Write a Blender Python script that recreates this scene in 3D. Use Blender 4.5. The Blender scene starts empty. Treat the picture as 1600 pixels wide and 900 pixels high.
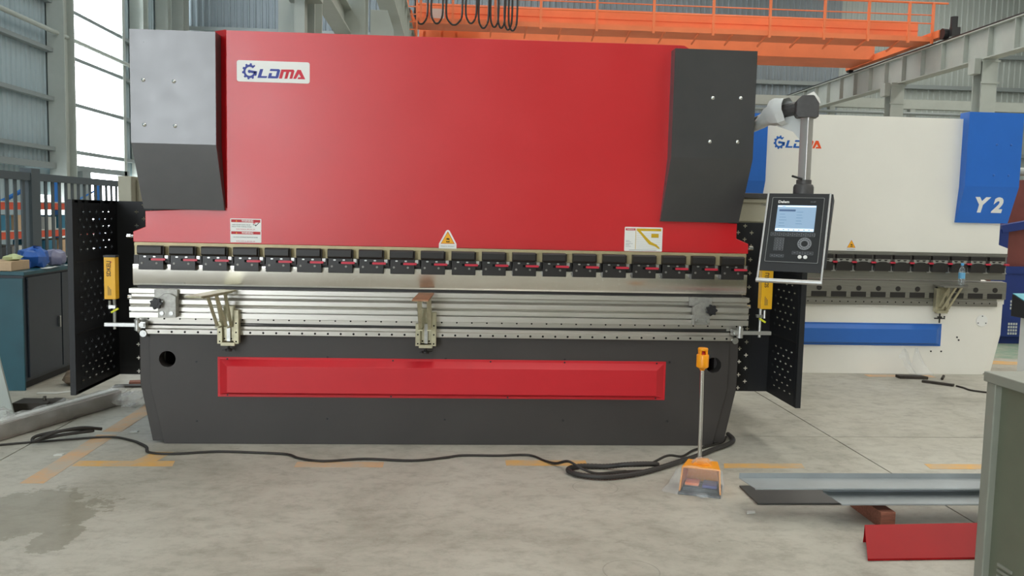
import bpy, bmesh, math, random
from mathutils import Vector, Matrix
from mathutils.geometry import tessellate_polygon
random.seed(7)
C = bpy.context.scene.collection
S = bpy.context.scene
PI = math.pi

# ------------------------------------------------------------------ camera
CAM = (0.0435, -5.7193, 1.5689); YAW, PITCH, ROLL, FPX = 0.0681, 0.0869, 0.0224, 1347.0
f_ = Vector((math.sin(YAW)*math.cos(PITCH), math.cos(YAW)*math.cos(PITCH), -math.sin(PITCH)))
r0 = Vector((math.cos(YAW), -math.sin(YAW), 0)); u0 = r0.cross(f_)
r_ = r0*math.cos(ROLL) + u0*math.sin(ROLL); u_ = u0*math.cos(ROLL) - r0*math.sin(ROLL)
cam = bpy.data.cameras.new('camera'); cam.sensor_width = 36; cam.lens = FPX/1600*36; cam.clip_end = 300
co = bpy.data.objects.new('camera', cam); C.objects.link(co)
m = Matrix((( r_.x, u_.x, -f_.x, CAM[0]), (r_.y, u_.y, -f_.y, CAM[1]), (r_.z, u_.z, -f_.z, CAM[2]), (0, 0, 0, 1)))
co.matrix_world = m
S.camera = co

# ------------------------------------------------------------------ world and light
w = bpy.data.worlds.new('overcast'); S.world = w; w.use_nodes = True
bg = w.node_tree.nodes['Background']; bg.inputs[0].default_value = (0.90, 0.96, 1.0, 1); bg.inputs[1].default_value = 13.0
def area(name, loc, rot, sx, sy, watts, col=(1, 1, 1)):
    l = bpy.data.lights.new(name, 'AREA'); l.shape = 'RECTANGLE'; l.size = sx; l.size_y = sy; l.energy = watts; l.color = col
    o = bpy.data.objects.new(name, l); C.objects.link(o); o.location = loc; o.rotation_euler = rot
    return o
for i, (x, wt, col) in enumerate([(-7, 800, (.86, .95, 1)), (1.5, 1700, (1, .96, .89)), (9.5, 1800, (1, .96, .88)), (21, 3600, (1, .97, .9))]):
    area('skylight', (x, 6, 13.5), (0, 0, 0), 2.2, 50, wt, col)
S.view_settings.view_transform = 'Standard'; S.view_settings.look = 'None'
S.view_settings.exposure = -0.10; S.view_settings.gamma = 1.0; S.view_settings.use_curve_mapping = False

# ------------------------------------------------------------------ materials
def lin(c):
    return tuple(((v/255)/12.92 if v/255 <= .04045 else ((v/255+.055)/1.055)**2.4) for v in c)
def mat(name, rgb, rough=.5, metal=0, spec=.5, ns=None, na=.0, ra=.0, bump=0, bs=60, stretch=None, alpha=None, coat=0, world=False, emit=None, ior=None, trans=0):
    mt = bpy.data.materials.new(name); mt.use_nodes = True
    nt = mt.node_tree; b = nt.nodes['Principled BSDF']
    c = lin(rgb)
    b.inputs['Base Color'].default_value = (*c, 1); b.inputs['Roughness'].default_value = rough
    b.inputs['Metallic'].default_value = metal; b.inputs['Specular IOR Level'].default_value = spec
    if coat: b.inputs['Coat Weight'].default_value = coat; b.inputs['Coat Roughness'].default_value = .15
    if trans: b.inputs['Transmission Weight'].default_value = trans
    if ior: b.inputs['IOR'].default_value = ior
    if emit: b.inputs['Emission Color'].default_value = (*lin(emit[0]), 1); b.inputs['Emission Strength'].default_value = emit[1]
    if alpha is not None: b.inputs['Alpha'].default_value = alpha
    src = None
    if ns or bump:
        tc = nt.nodes.new('ShaderNodeTexCoord'); src = tc.outputs['Object']
        if world:
            src = nt.nodes.new('ShaderNodeNewGeometry').outputs['Position']
        if stretch:
            mp = nt.nodes.new('ShaderNodeMapping'); mp.inputs['Scale'].default_value = stretch
            nt.links.new(src, mp.inputs['Vector']); src = mp.outputs['Vector']
    if ns:
        n = nt.nodes.new('ShaderNodeTexNoise'); n.inputs['Scale'].default_value = ns; n.inputs['Detail'].default_value = 6; n.inputs['Roughness'].default_value = .6
        nt.links.new(src, n.inputs['Vector'])
        if na:
            rp = nt.nodes.new('ShaderNodeValToRGB'); rp.color_ramp.elements[0].position = .3; rp.color_ramp.elements[1].position = .7
            rp.color_ramp.elements[0].color = (*[v*(1-na) for v in c], 1); rp.color_ramp.elements[1].color = (*[min(1, v*(1+na)) for v in c], 1)
            nt.links.new(n.outputs['Fac'], rp.inputs['Fac']); nt.links.new(rp.outputs['Color'], b.inputs['Base Color'])
        if ra:
            mr = nt.nodes.new('ShaderNodeMapRange'); mr.inputs[1].default_value = .22; mr.inputs[2].default_value = .78
            mr.inputs[3].default_value = max(.02, rough-ra); mr.inputs[4].default_value = min(1, rough+ra)
            nt.links.new(n.outputs['Fac'], mr.inputs[0]); nt.links.new(mr.outputs[0], b.inputs['Roughness'])
    if bump:
        n2 = nt.nodes.new('ShaderNodeTexNoise'); n2.inputs['Scale'].default_value = bs; n2.inputs['Detail'].default_value = 3
        nt.links.new(src, n2.inputs['Vector'])
        bp = nt.nodes.new('ShaderNodeBump'); bp.inputs['Strength'].default_value = bump; bp.inputs['Distance'].default_value = .01
        nt.links.new(n2.outputs['Fac'], bp.inputs['Height']); nt.links.new(bp.outputs['Normal'], b.inputs['Normal'])
    return mt

M = {}
M['red'] = mat('red_paint', (206, 14, 26), .36, spec=.85, ns=3, na=.04, ra=.05, bump=.02, bs=350)
M['red2'] = mat('red_panel_paint', (204, 32, 44), .40, spec=.5, ns=4, na=.03)
M['reddark'] = mat('red_sheet_paint', (160, 12, 18), .5, spec=.25, ns=3, na=.05)
M['char'] = mat('charcoal_paint', (62, 58, 56), .48, spec=.5, ns=3, na=.08, ra=.05, bump=.03, bs=400)
M['cover'] = mat('charcoal_cover_paint', (58, 56, 57), .30, spec=1.0, ns=8, na=.10, ra=.03)
M['black'] = mat('black_oxide_steel', (36, 33, 32), .42, spec=.5, ns=8, na=.1)
M['guard'] = mat('black_guard_paint', (34, 35, 38), .5, spec=.4)
M['steel'] = mat('brushed_steel', (204, 201, 194), .34, metal=.85, ns=6, na=.06, ra=.06, stretch=(.6, 1, 40))
M['steelv'] = mat('ground_steel_bar', (220, 217, 211), .20, metal=1, ns=2, na=.05, ra=.04, stretch=(2.2, 1, .3))
M['rail'] = mat('rail_steel', (190, 186, 178), .40, metal=.9, ns=5, na=.10, stretch=(.5, 1, 30))
M['chrome'] = mat('chrome', (220, 220, 218), .12, metal=1)
M['screw'] = mat('cap_screw_steel', (140, 138, 132), .5, metal=.6)
M['zinc'] = mat('zinc_plated', (190, 190, 188), .35, metal=1, ns=30, na=.15)
M['cream'] = mat('cream_zinc', (190, 176, 138), .45, metal=.3, ns=20, na=.08)
M['olive'] = mat('passivated_steel', (186, 180, 154), .4, metal=.65, ns=25, na=.15)
M['rusty'] = mat('rusty_plate', (156, 116, 88), .6, metal=.3, ns=14, na=.3)
M['bracket'] = mat('cast_bracket', (162, 160, 154), .45, metal=.6, ns=40, na=.2)
M['hole'] = mat('dark_hole', (14, 13, 13), .8, spec=.2)
M['lever'] = mat('red_plastic_lever', (196, 46, 66), .35)
M['white'] = mat('white_plate', (236, 236, 232), .4)
M['blue'] = mat('logo_blue', (48, 62, 150), .5); M['lred'] = mat('logo_red', (206, 30, 54), .5)
M['yellow'] = mat('yellow_paint', (236, 178, 26), .42); M['warn'] = mat('warning_yellow', (245, 178, 30), .5)
M['ink'] = mat('black_ink', (24, 22, 22), .6); M['inkgrey'] = mat('grey_ink', (140, 140, 138), .6)
M['wred'] = mat('warning_red', (190, 34, 40), .5); M['gold'] = mat('chart_gold', (206, 168, 20), .5); M['wborder'] = mat('warning_border', (200, 72, 24), .5)
M['mwhite'] = mat('white_machine_paint', (238, 235, 226), .42, ns=2, na=.02)
M['mblue'] = mat('blue_machine_paint', (34, 106, 200), .42, ns=3, na=.05)
M['mblue2'] = mat('blue_panel_paint', (44, 104, 188), .4, ns=3, na=.04)
M['lblue2'] = mat('blue_lettering', (22, 96, 184), .5); M['lorange'] = mat('orange_lettering', (238, 82, 22), .5)
M['mgrey'] = mat('dull_tool_steel', (132, 130, 122), .45, metal=.6, ns=10, na=.1, stretch=(.5, 1, 10))
M['plas'] = mat('black_plastic', (30, 30, 32), .45); M['darkgrey'] = mat('dark_grey_casting', (74, 72, 72), .5, ns=40, na=.1)
M['alu'] = mat('anodised_aluminium', (196, 196, 194), .35, metal=.8)
M['poleface'] = mat('pole_aluminium', (190, 184, 180), .3, metal=.7)
M['screen'] = mat('lit_screen', (60, 70, 80), .2, emit=((158, 190, 218), .85))
M['screenbar'] = mat('lit_screen_bar', (70, 90, 120), .2, emit=((70, 92, 124), .6)); M['screenlight'] = mat('lit_screen_header', (210, 226, 240), .2, emit=((206, 226, 242), .8))
M['screentext'] = mat('lit_screen_text', (90, 120, 150), .2, emit=((98, 130, 160), .6))
M['key'] = mat('grey_key', (128, 130, 134), .5); M['keydark'] = mat('dark_key', (50, 52, 56), .5)
M['pane'] = mat('pendant_face', (18, 20, 22), .35)
M['orange'] = mat('crane_orange', (234, 126, 78), .5, ns=1.2, na=.08)
M['cable'] = mat('black_rubber', (40, 35, 31), .5); M['conduit'] = mat('black_conduit', (52, 48, 46), .55)
M['grey'] = mat('grey_structural_paint', (168, 174, 168), .5, ns=2, na=.06)
M['wall'] = mat('grey_cladding', (158, 166, 162), .55, ns=1, na=.05)
M['wallb'] = mat('blue_grey_cladding', (126, 136, 142), .55, ns=1, na=.05)
M['walll'] = mat('pale_blue_grey_cladding', (156, 172, 178), .55, ns=1, na=.05)
M['girt'] = mat('grey_girt_paint', (132, 140, 140), .5)
M['fence'] = mat('dark_fence_paint', (72, 82, 88), .5)
M['teal'] = mat('teal_enamel', (26, 80, 92), .4, ns=4, na=.12); M['navy'] = mat('dark_slate_enamel', (42, 50, 60), .4, ns=4, na=.1)
M['card'] = mat('cardboard', (200, 172, 140), .8, ns=12, na=.06); M['bagblue'] = mat('blue_plastic_bag', (48, 96, 176), .35, ns=6, na=.25)
M['rag'] = mat('pale_green_rag', (196, 208, 160), .9, ns=20, na=.1); M['paper'] = mat('paper', (214, 214, 208), .8)
M['clear'] = mat('clear_film', (226, 232, 236), .18, spec=.8, alpha=.18, bump=.5, bs=25)
M['film'] = mat('cloudy_film', (222, 222, 218), .25, spec=.7, alpha=.30, bump=.8, bs=22)
M['wrapw'] = mat('white_wrap_film', (214, 216, 214), .4, spec=.5, bump=.4, bs=20)
M['greycab'] = mat('grey_green_enamel', (112, 116, 98), .5, ns=6, na=.05); M['greycabt'] = mat('grey_green_top', (146, 148, 136), .5, ns=6, na=.05)
M['beige'] = mat('beige_enamel', (176, 172, 152), .5, ns=4, na=.04)
M['sheet'] = mat('mill_steel_sheet', (160, 166, 168), .45, metal=.25, ns=4, na=.10, ra=.06)
M['wood'] = mat('red_brown_timber', (140, 88, 70), .8, ns=14, na=.3, stretch=(1, 6, 6))
M['pedal'] = mat('orange_yellow_plastic', (246, 160, 40), .4); M['pedalo'] = mat('orange_pedal', (236, 120, 50), .45); M['pedalb'] = mat('blue_pedal', (56, 64, 140), .45)
M['estop'] = mat('yellow_orange_plastic', (248, 158, 14), .35)
M['rackb'] = mat('rack_blue', (34, 112, 190), .5); M['racko'] = mat('rack_orange', (214, 88, 60), .5); M['boxw'] = mat('pale_box', (196, 200, 196), .7); M['boxt'] = mat('teal_box', (52, 120, 150), .6); M['boxd'] = mat('dark_box', (62, 66, 70), .7)
M['rail_w'] = mat('wrapped_rail_steel', (158, 148, 140), .5, ns=5, na=.25)
M['brown'] = mat('oxide_red_paint', (120, 62, 56), .6, ns=4, na=.12); M['dblue'] = mat('deep_blue_paint', (24, 48, 116), .5, ns=4, na=.1)
M['plateb'] = mat('dark_scrap_steel', (60, 54, 48), .6, metal=.3, ns=12, na=.3)
M['label'] = mat('pale_blue_label', (110, 178, 220), .4); M['cap'] = mat('blue_cap', (80, 160, 214), .4)
M['water'] = mat('clear_bottle', (238, 244, 248), .05, trans=.9, ior=1.33, spec=.5)

def floor_material():
    mt = bpy.data.materials.new('worn_concrete'); mt.use_nodes = True; nt = mt.node_tree; b = nt.nodes['Principled BSDF']
    pos = nt.nodes.new('ShaderNodeNewGeometry').outputs['Position']
    L = nt.links.new
    def noise(sc, det=8, ro=.65, dist=0, stretch=None):
        n = nt.nodes.new('ShaderNodeTexNoise'); n.inputs['Scale'].default_value = sc; n.inputs['Detail'].default_value = det; n.inputs['Roughness'].default_value = ro; n.inputs['Distortion'].default_value = dist
        s = pos
        if stretch:
            mp = nt.nodes.new('ShaderNodeMapping'); mp.inputs['Scale'].default_value = stretch; L(pos, mp.inputs['Vector']); s = mp.outputs['Vector']
        L(s, n.inputs['Vector']); return n.outputs['Fac']
    def ramp(fac, pts):
        rp = nt.nodes.new('ShaderNodeValToRGB'); e = rp.color_ramp.elements
        e[0].position, e[0].color = pts[0][0], (*pts[0][1], 1); e[1].position, e[1].color = pts[-1][0], (*pts[-1][1], 1)
        for p, c in pts[1:-1]:
            k = e.new(p); k.color = (*c, 1)
        L(fac, rp.inputs['Fac']); return rp.outputs['Color']
    def mix(fac, a, c2, mode='MIX'):
        mx = nt.nodes.new('ShaderNodeMix'); mx.data_type = 'RGBA'; mx.blend_type = mode
        for sock, v in ((0, fac), (6, a), (7, c2)):
            if hasattr(v, 'default_value'): L(v, mx.inputs[sock])
            else: mx.inputs[sock].default_value = v if sock == 0 else (*v, 1)
        return mx.outputs[2]
    def mth(op, a, c2=None, clamp=False):
        n = nt.nodes.new('ShaderNodeMath'); n.operation = op; n.use_clamp = clamp
        for i, v in enumerate((a, c2)):
            if v is None: continue
            if hasattr(v, 'default_value'): L(v, n.inputs[i])
            else: n.inputs[i].default_value = v
        return n.outputs[0]
    base = ramp(noise(.9, 10, .7, .3), [(.28, lin((150, 146, 133))), (.5, lin((182, 178, 166))), (.75, lin((196, 193, 182)))])
    fine = ramp(noise(7, 10, .75, .2, (1, 1.3, 1)), [(.32, (.74, .73, .71)), (.52, (1, 1, 1)), (.8, (1.06, 1.06, 1.05))])
    col = mix(1.0, base, fine, 'MULTIPLY')
    # dark scuffs, thin scratches
    sc = ramp(noise(3.2, 12, .8, .4, (1, 1.5, 1)), [(.60, (0, 0, 0)), (.70, (1, 1, 1))])
    col = mix(mth('MULTIPLY', sc, .45), col, lin((104, 98, 90)))
    sp = ramp(noise(16, 4, .6, .4), [(.70, (0, 0, 0)), (.74, (1, 1, 1))])
    col = mix(mth('MULTIPLY', sp, .45), col, lin((84, 78, 72)))
    sep = nt.nodes.new('ShaderNodeSeparateXYZ'); L(pos, sep.inputs[0])
    def dist(cx, cy, sx=1, sy=1):
        dx = mth('MULTIPLY', mth('SUBTRACT', sep.outputs[0], cx), 1/sx); dy = mth('MULTIPLY', mth('SUBTRACT', sep.outputs[1], cy), 1/sy)
        return mth('SQRT', mth('ADD', mth('MULTIPLY', dx, dx), mth('MULTIPLY', dy, dy)))
    wob = mth('MULTIPLY', mth('SUBTRACT', noise(5.5, 10, .72), .5), 2.6)
    # damp patch by the left
    d = mth('ADD', dist(-2.08, -1.32, .36, .36), wob)
    wet = mth('MULTIPLY', mth('SUBTRACT', 1.0, d), 14, True)
    d2 = mth('ADD', dist(-1.80, -1.66, .10, .20), wob)
    wet = mth('MAXIMUM', wet, mth('MULTIPLY', mth('SUBTRACT', 1.0, d2), 14, True))
    col = mix(mth('MULTIPLY', wet, .62), col, lin((128, 124, 108)))
    # rings left by drums
    for cx, cy, rr, am in ((.85, -2.07, .125, .5), (.88, -.90, .13, .45), (-1.93, -1.03, .07, .4), (.62, -.95, .03, .3)):
        rg = mth('SUBTRACT', 1.0, mth('MULTIPLY', mth('ABSOLUTE', mth('SUBTRACT', dist(cx, cy), rr)), 220), True)
        col = mix(mth('MULTIPLY', mth('MAXIMUM', rg, 0.0), mth('MULTIPLY', noise(14, 4, .6), am*1.6)), col, lin((96, 92, 86)))
    # chipped square outline
    L(col, b.inputs['Base Color'])
    rgh = mth('SUBTRACT', mth('ADD', mth('MULTIPLY', noise(2.2), .25), .42), mth('MULTIPLY', wet, .02))
    L(rgh, b.inputs['Roughness']); b.inputs['Specular IOR Level'].default_value = .4
    bp = nt.nodes.new('ShaderNodeBump'); bp.inputs['Strength'].default_value = .18; bp.inputs['Distance'].default_value = .01
    L(noise(9, 10, .7), bp.inputs['Height']); L(bp.outputs['Normal'], b.inputs['Normal'])
    return mt
M['floor'] = floor_material()

def paint_material(name, rgb, wear):
    mt = mat(name, rgb, .6); nt = mt.node_tree; b = nt.nodes['Principled BSDF']
    pos = nt.nodes.new('ShaderNodeNewGeometry').outputs['Position']
    n = nt.nodes.new('ShaderNodeTexNoise'); n.inputs['Scale'].default_value = 5; n.inputs['Detail'].default_value = 10; n.inputs['Roughness'].default_value = .7
    nt.links.new(pos, n.inputs['Vector'])
    rp = nt.nodes.new('ShaderNodeValToRGB'); e = rp.color_ramp.elements
    e[0].position = wear-.16; e[0].color = (*lin(rgb), 1); e[1].position = wear+.16; e[1].color = (*lin((182, 174, 158)), 1)
    nt.links.new(n.outputs['Fac'], rp.inputs['Fac']); nt.links.new(rp.outputs['Color'], b.inputs['Base Color'])
    return mt
M['fyel'] = paint_material('faded_yellow_floor_paint', (222, 172, 96), .58)
M['fyel2'] = paint_material('worn_orange_floor_paint', (212, 166, 118), .52)
M['fgreen'] = paint_material('green_floor_paint', (128, 152, 132), .6)

# ------------------------------------------------------------------ geometry helpers
class MB:
    def __init__(s): s.v = []; s.f = []
    def add(s, vs, fs):
        k = len(s.v); s.v += [tuple(p) for p in vs]; s.f += [tuple(i+k for i in q) for q in fs]; return s
    def box(s, x0, x1, y0, y1, z0, z1):
        return s.add([(x0,y0,z0),(x1,y0,z0),(x1,y1,z0),(x0,y1,z0),(x0,y0,z1),(x1,y0,z1),(x1,y1,z1),(x0,y1,z1)],
                     [(0,3,2,1),(4,5,6,7),(0,1,5,4),(1,2,6,5),(2,3,7,6),(3,0,4,7)])
    def obox(s, c, ax, ay, az, hx, hy, hz):
        c, ax, ay, az = Vector(c), Vector(ax).normalized(), Vector(ay).normalized(), Vector(az).normalized()
        vs = [c+ax*hx*i+ay*hy*j+az*hz*k for i, j, k in ((-1,-1,-1),(1,-1,-1),(1,1,-1),(-1,1,-1),(-1,-1,1),(1,-1,1),(1,1,1),(-1,1,1))]
        return s.add(vs, [(0,3,2,1),(4,5,6,7),(0,1,5,4),(1,2,6,5),(2,3,7,6),(3,0,4,7)])
    def beam(s, a, b, wx, wz, up=(0, 0, 1)):
        a, b = Vector(a), Vector(b); d = b-a; sd = d.cross(Vector(up))
        if sd.length < 1e-6: sd = Vector((1, 0, 0))
        return s.obox((a+b)/2, d, sd, sd.cross(d), d.length/2, wx/2, wz/2)
    def prism(s, poly, y0, y1, axis='y', holes=()):
        def P(a, b, t): return (a, t, b) if axis == 'y' else ((t, a, b) if axis == 'x' else (a, b, t))
        loops = [list(poly)]+[list(h) for h in holes]
        flat = [p for lp in loops for p in lp]; n = len(flat)
        tris = tessellate_polygon([[Vector((a, b, 0)) for a, b in lp] for lp in loops])
        vs = [P(a, b, y0) for a, b in flat]+[P(a, b, y1) for a, b in flat]
        fs = [tuple(t) for t in tris]+[tuple(i+n for i in reversed(t)) for t in tris]
        k = 0
        for lp in loops:
            q = len(lp)
            fs += [(k+i, k+(i+1) % q, k+(i+1) % q+n, k+i+n) for i in range(q)]
            k += q
        return s.add(vs, fs)
    def cyl(s, a, b, ra, rb=None, n=12, cap=True):
        rb = ra if rb is None else rb
        a, b = Vector(a), Vector(b); d = (b-a).normalized(); t = Vector((0, 0, 1)) if abs(d.z) < .9 else Vector((1, 0, 0))
        e1 = d.cross(t).normalized(); e2 = d.cross(e1)
        vs = []
        for c, r in ((a, ra), (b, rb)):
            vs += [c+(e1*math.cos(2*PI*i/n)+e2*math.sin(2*PI*i/n))*r for i in range(n)]
        fs = [(i, (i+1) % n, (i+1) % n+n, i+n) for i in range(n)]
        if cap: fs += [tuple(reversed(range(n))), tuple(range(n, 2*n))]
        return s.add(vs, fs)
    def lathe(s, c, prof, n=20):
        c = Vector(c); vs = []; k = len(prof)
        for r, z in prof: vs += [c+Vector((r*math.cos(2*PI*i/n), r*math.sin(2*PI*i/n), z)) for i in range(n)]
        fs = [(j*n+i, j*n+(i+1) % n, (j+1)*n+(i+1) % n, (j+1)*n+i) for j in range(k-1) for i in range(n)]
        fs += [tuple(reversed(range(n))), tuple(range((k-1)*n, k*n))]
        return s.add(vs, fs)
    def tube(s, pts, r, n=8, ridge=0):
        pts = [Vector(p) for p in pts]; vs = []; m_ = len(pts)
        for i, p in enumerate(pts):
            d = (pts[min(i+1, m_-1)]-pts[max(i-1, 0)]).normalized()
            t = Vector((0, 0, 1)) if abs(d.z) < .95 else Vector((0, 1, 0))
            e1 = d.cross(t).normalized(); e2 = d.cross(e1)
            rr = r*(1+(ridge if i % 2 else 0))
            vs += [p+(e1*math.cos(2*PI*k/n)+e2*math.sin(2*PI*k/n))*rr for k in range(n)]
        fs = [(i*n+k, i*n+(k+1) % n, (i+1)*n+(k+1) % n, (i+1)*n+k) for i in range(m_-1) for k in range(n)]
        fs += [tuple(reversed(range(n))), tuple(range((m_-1)*n, m_*n))]
        return s.add(vs, fs)
    def blob(s, c, r, n=10, jit=.2, seed=1, flat=0):
        rg = random.Random(seed); vs = []; fs = []; k = n//2
        for j in range(k+1):
            th = PI*j/k
            for i in range(n):
                q = 1+rg.uniform(-jit, jit); ph = 2*PI*i/n
                z = math.cos(th)*r[2]*q
                vs.append((c[0]+math.sin(th)*math.cos(ph)*r[0]*q, c[1]+math.sin(th)*math.sin(ph)*r[1]*q, max(c[2]+z, flat)))
        fs = [(j*n+i, j*n+(i+1) % n, (j+1)*n+(i+1) % n, (j+1)*n+i) for j in range(k) for i in range(n)]
        return s.add(vs, fs)
    def xf(s, mx): s.v = [tuple(mx @ Vector(p)) for p in s.v]; return s

def catmull(pts, sub=8):
    P = [Vector(p) for p in pts]; P = [P[0]*2-P[1]]+P+[P[-1]*2-P[-2]]; out = []
    for i in range(1, len(P)-2):
        for k in range(sub):
            t = k/sub; a, b, c, d = P[i-1:i+3]
            out.append(.5*((2*b)+(c-a)*t+(2*a-5*b+4*c-d)*t*t+(3*b-a-3*c+d)*t**3))
    out.append(P[-2]); return out
def circle(cx, cz, r, n=20): return [(cx+r*math.cos(2*PI*i/n), cz+r*math.sin(2*PI*i/n)) for i in range(n)]
def rrect(x0, x1, z0, z1, r, n=4):
    o = []
    for cx, cz, a0 in ((x1-r, z1-r, 0), (x0+r, z1-r, 90), (x0+r, z0+r, 180), (x1-r, z0+r, 270)):
        o += [(cx+r*math.cos(math.radians(a0+90*k/n)), cz+r*math.sin(math.radians(a0+90*k/n))) for k in range(n+1)]
    return o

ORG = {}
def link_mesh(name, mb, m, org=(0, 0, 0), bev=0, smooth=True, loc=None):
    me = bpy.data.meshes.new(name); o_ = Vector(org)
    me.from_pydata([tuple(Vector(p)-o_) for p in mb.v], [], mb.f); me.update()
    bm = bmesh.new(); bm.from_mesh(me); bmesh.ops.recalc_face_normals(bm, faces=bm.faces); bm.to_mesh(me); bm.free()
    me.materials.append(M[m] if isinstance(m, str) else m)
    if smooth:
        for p in me.polygons: p.use_smooth = True
        me.set_sharp_from_angle(angle=math.radians(32))
    o = bpy.data.objects.new(name, me); C.objects.link(o)
    if bev:
        b = o.modifiers.new('edge', 'BEVEL'); b.width = bev; b.segments = 2; b.limit_method = 'ANGLE'; b.angle_limit = math.radians(40); b.harden_normals = True
    return o
def thing(name, label, cat, loc, group=None):
    o = bpy.data.objects.new(name, None); C.objects.link(o); o.location = loc; o.empty_display_size = .1
    o['label'] = label; o['category'] = cat
    if group: o['group'] = group
    ORG[o.name] = Vector(loc); return o
def solid(name, label, cat, mb, m, group=None, bev=0, kind=None):
    xs, ys, zs = zip(*mb.v); org = ((min(xs)+max(xs))/2, (min(ys)+max(ys))/2, min(zs))
    o = link_mesh(name, mb, m, org, bev); o.location = org; ORG[o.name] = Vector(org)
    o['label'] = label; o['category'] = cat
    if group: o['group'] = group
    if kind: o['kind'] = kind
    return o
def part(name, mb, m, parent, bev=0, label=None, kind=None, smooth=True):
    o = link_mesh(name, mb, m, ORG[parent.name], bev, smooth); o.parent = parent; ORG[o.name] = ORG[parent.name]
    if label: o['label'] = label
    if kind: o['kind'] = kind
    return o
def struct(name, mb, m, bev=0):
    o = link_mesh(name, mb, m, (0, 0, 0), bev); o['kind'] = 'structure'; ORG[o.name] = Vector((0, 0, 0)); return o
def dup(o, d, parent=None):
    c = o.copy(); C.objects.link(c); c.location = o.location+Vector(d)
    if parent: c.parent = parent
    ORG[c.name] = ORG[o.name]+Vector(d) if not parent else ORG[o.name]
    for ch in list(o.children):
        k = dup(ch, (0, 0, 0), c)
    return c
def text(body, size, loc, m, parent, name='lettering', rot=(PI/2, 0, 0), bold=0, mx=None, depth=.0006, width=None, shear=0):
    cu = bpy.data.curves.new('t', 'FONT'); cu.body = body; cu.size = size; cu.align_x = 'CENTER'; cu.align_y = 'CENTER'; cu.extrude = depth; cu.offset = bold; cu.shear = shear; cu.resolution_u = 3
    t = bpy.data.objects.new('t', cu); C.objects.link(t)
    bpy.context.view_layer.update(); dg = bpy.context.evaluated_depsgraph_get()
    me = bpy.data.meshes.new_from_object(t.evaluated_get(dg)); bpy.data.objects.remove(t); bpy.data.curves.remove(cu)
    xs = [v.co.x for v in me.vertices]; sx = 1
    if width and xs: sx = width/(max(xs)-min(xs))
    R = mx if mx is not None else (Matrix.Translation(loc) @ Matrix.Rotation(rot[2], 4, 'Z') @ Matrix.Rotation(rot[1], 4, 'Y') @ Matrix.Rotation(rot[0], 4, 'X'))
    me.transform(Matrix.Translation(-ORG[parent.name]) @ R @ Matrix.Diagonal((sx, 1, 1, 1)))
    me.materials.clear(); me.materials.append(M[m]); me.name = name
    o = bpy.data.objects.new(name, me); C.objects.link(o); o.parent = parent; ORG[o.name] = ORG[parent.name]
    return o

# ------------------------------------------------------------------ setting: floor
fl = struct('floor', MB().box(-12.4, 30, -20, 34.5, -.30, -.10), 'floor')
xs_ = [-12.4, -8.18, -2.69, 2.797, 8.28, 13.77, 19.26, 24.74, 30]
ys_ = [-20, -16.0, -10.6, -5.2, .26, 5.7, 11.1, 16.5, 22, 27.4, 34.5]
g = .005
for i in range(8):
    for j in range(10):
        part('slab', MB().box(xs_[i]+g, xs_[i+1]-g, ys_[j]+g, ys_[j+1]-g, -.10, 0), 'floor', fl)
def mark(poly, m): return part('paint_marking', MB().prism(poly, .0, .0012, 'z'), m, fl)
mark([(-2.36, -.84), (-2.23, -.84), (-2.23, .22), (-2.36, .22)], 'fyel2')
mark([(-2.36, .30), (-2.23, .30), (-2.23, 2.5), (-2.36, 2.5)], 'fyel2')
mark([(-2.22, -.51), (-1.63, -.51), (-1.65, -.40), (-1.76, -.40), (-1.72, -.20), (-1.84, -.20), (-1.90, -.40), (-2.22, -.40)], 'fyel')
mark([(-.905, -.52), (-.37, -.52), (-.37, -.41), (-.905, -.41)], 'fyel2')
mark([(.39, -.48), (.90, -.48), (.905, -.36), (.39, -.36)], 'fyel')
mark([(1.76, -.52), (2.28, -.52), (2.30, -.42), (1.79, -.42)], 'fyel')
mark([(3.10, -.53), (3.75, -.53), (3.75, -.42), (3.12, -.42)], 'fyel')
mark([(5.75, 3.55), (8.0, 3.0), (8.0, 3.25), (5.75, 3.8)], 'fyel')
mark([(5.9, 4.0), (8.2, 3.4), (8.2, 5.6), (5.9, 5.6)], 'fgreen')
mark([(4.25, 2.62), (4.95, 2.62), (4.95, 2.74), (4.25, 2.74)], 'fyel2')

# ------------------------------------------------------------------ setting: walls
H = 13.6
def panel_mb(z0, z1, n=4, p=.28, d=.04):
    v = []; f = []; xs = []
    for i in range(n):
        xs += [(i*p, 0), (i*p+.16, 0), (i*p+.19, d), (i*p+.25, d)]
    xs.append((n*p-.004, 0))
    for z in (z0, z1): v += [(x, -y, z) for x, y in xs]
    k = len(xs); f = [(i, i+1, i+1+k, i+k) for i in range(k-1)]
    mb = MB(); mb.add(v, f); return mb
wb = struct('wall_back', MB().box(-12.4, 30, 34.42, 34.6, 0, H), 'wallb')
pb = part('panel', panel_mb(0, H), 'wallb', wb); pb.location = (-12.3, 34.40, 0); k = 0
for i in range(1, 37):
    c = pb.copy(); C.objects.link(c); c.parent = wb; c.location = (-12.3+1.12*i, 34.40, 0)
    if i == 27: c.data = c.data.copy(); c.data.materials[0] = M['wall']; pb = c
for z in (1.8, 3.3, 4.8, 6.3, 7.9, 9.4): part('girt', MB().box(-12.2, 29.9, 34.14, 34.34, z-.09, z+.09), 'girt', wb)
wl = struct('wall_left', MB().box(-12.6, -12.45, -20, 12, 0, H), 'walll')
part('panel_backing', MB().box(-12.6, -12.45, 12, 23.0, 0, .8), 'walll', wl)
def lpanel(y, z0, z1):
    o = part('panel', panel_mb(z0, z1), 'walll', wl)
    o.rotation_euler = (0, 0, PI/2); o.location = (-12.38, y, 0); return o
lp0 = lpanel(8.0, 2.6, H)
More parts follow.
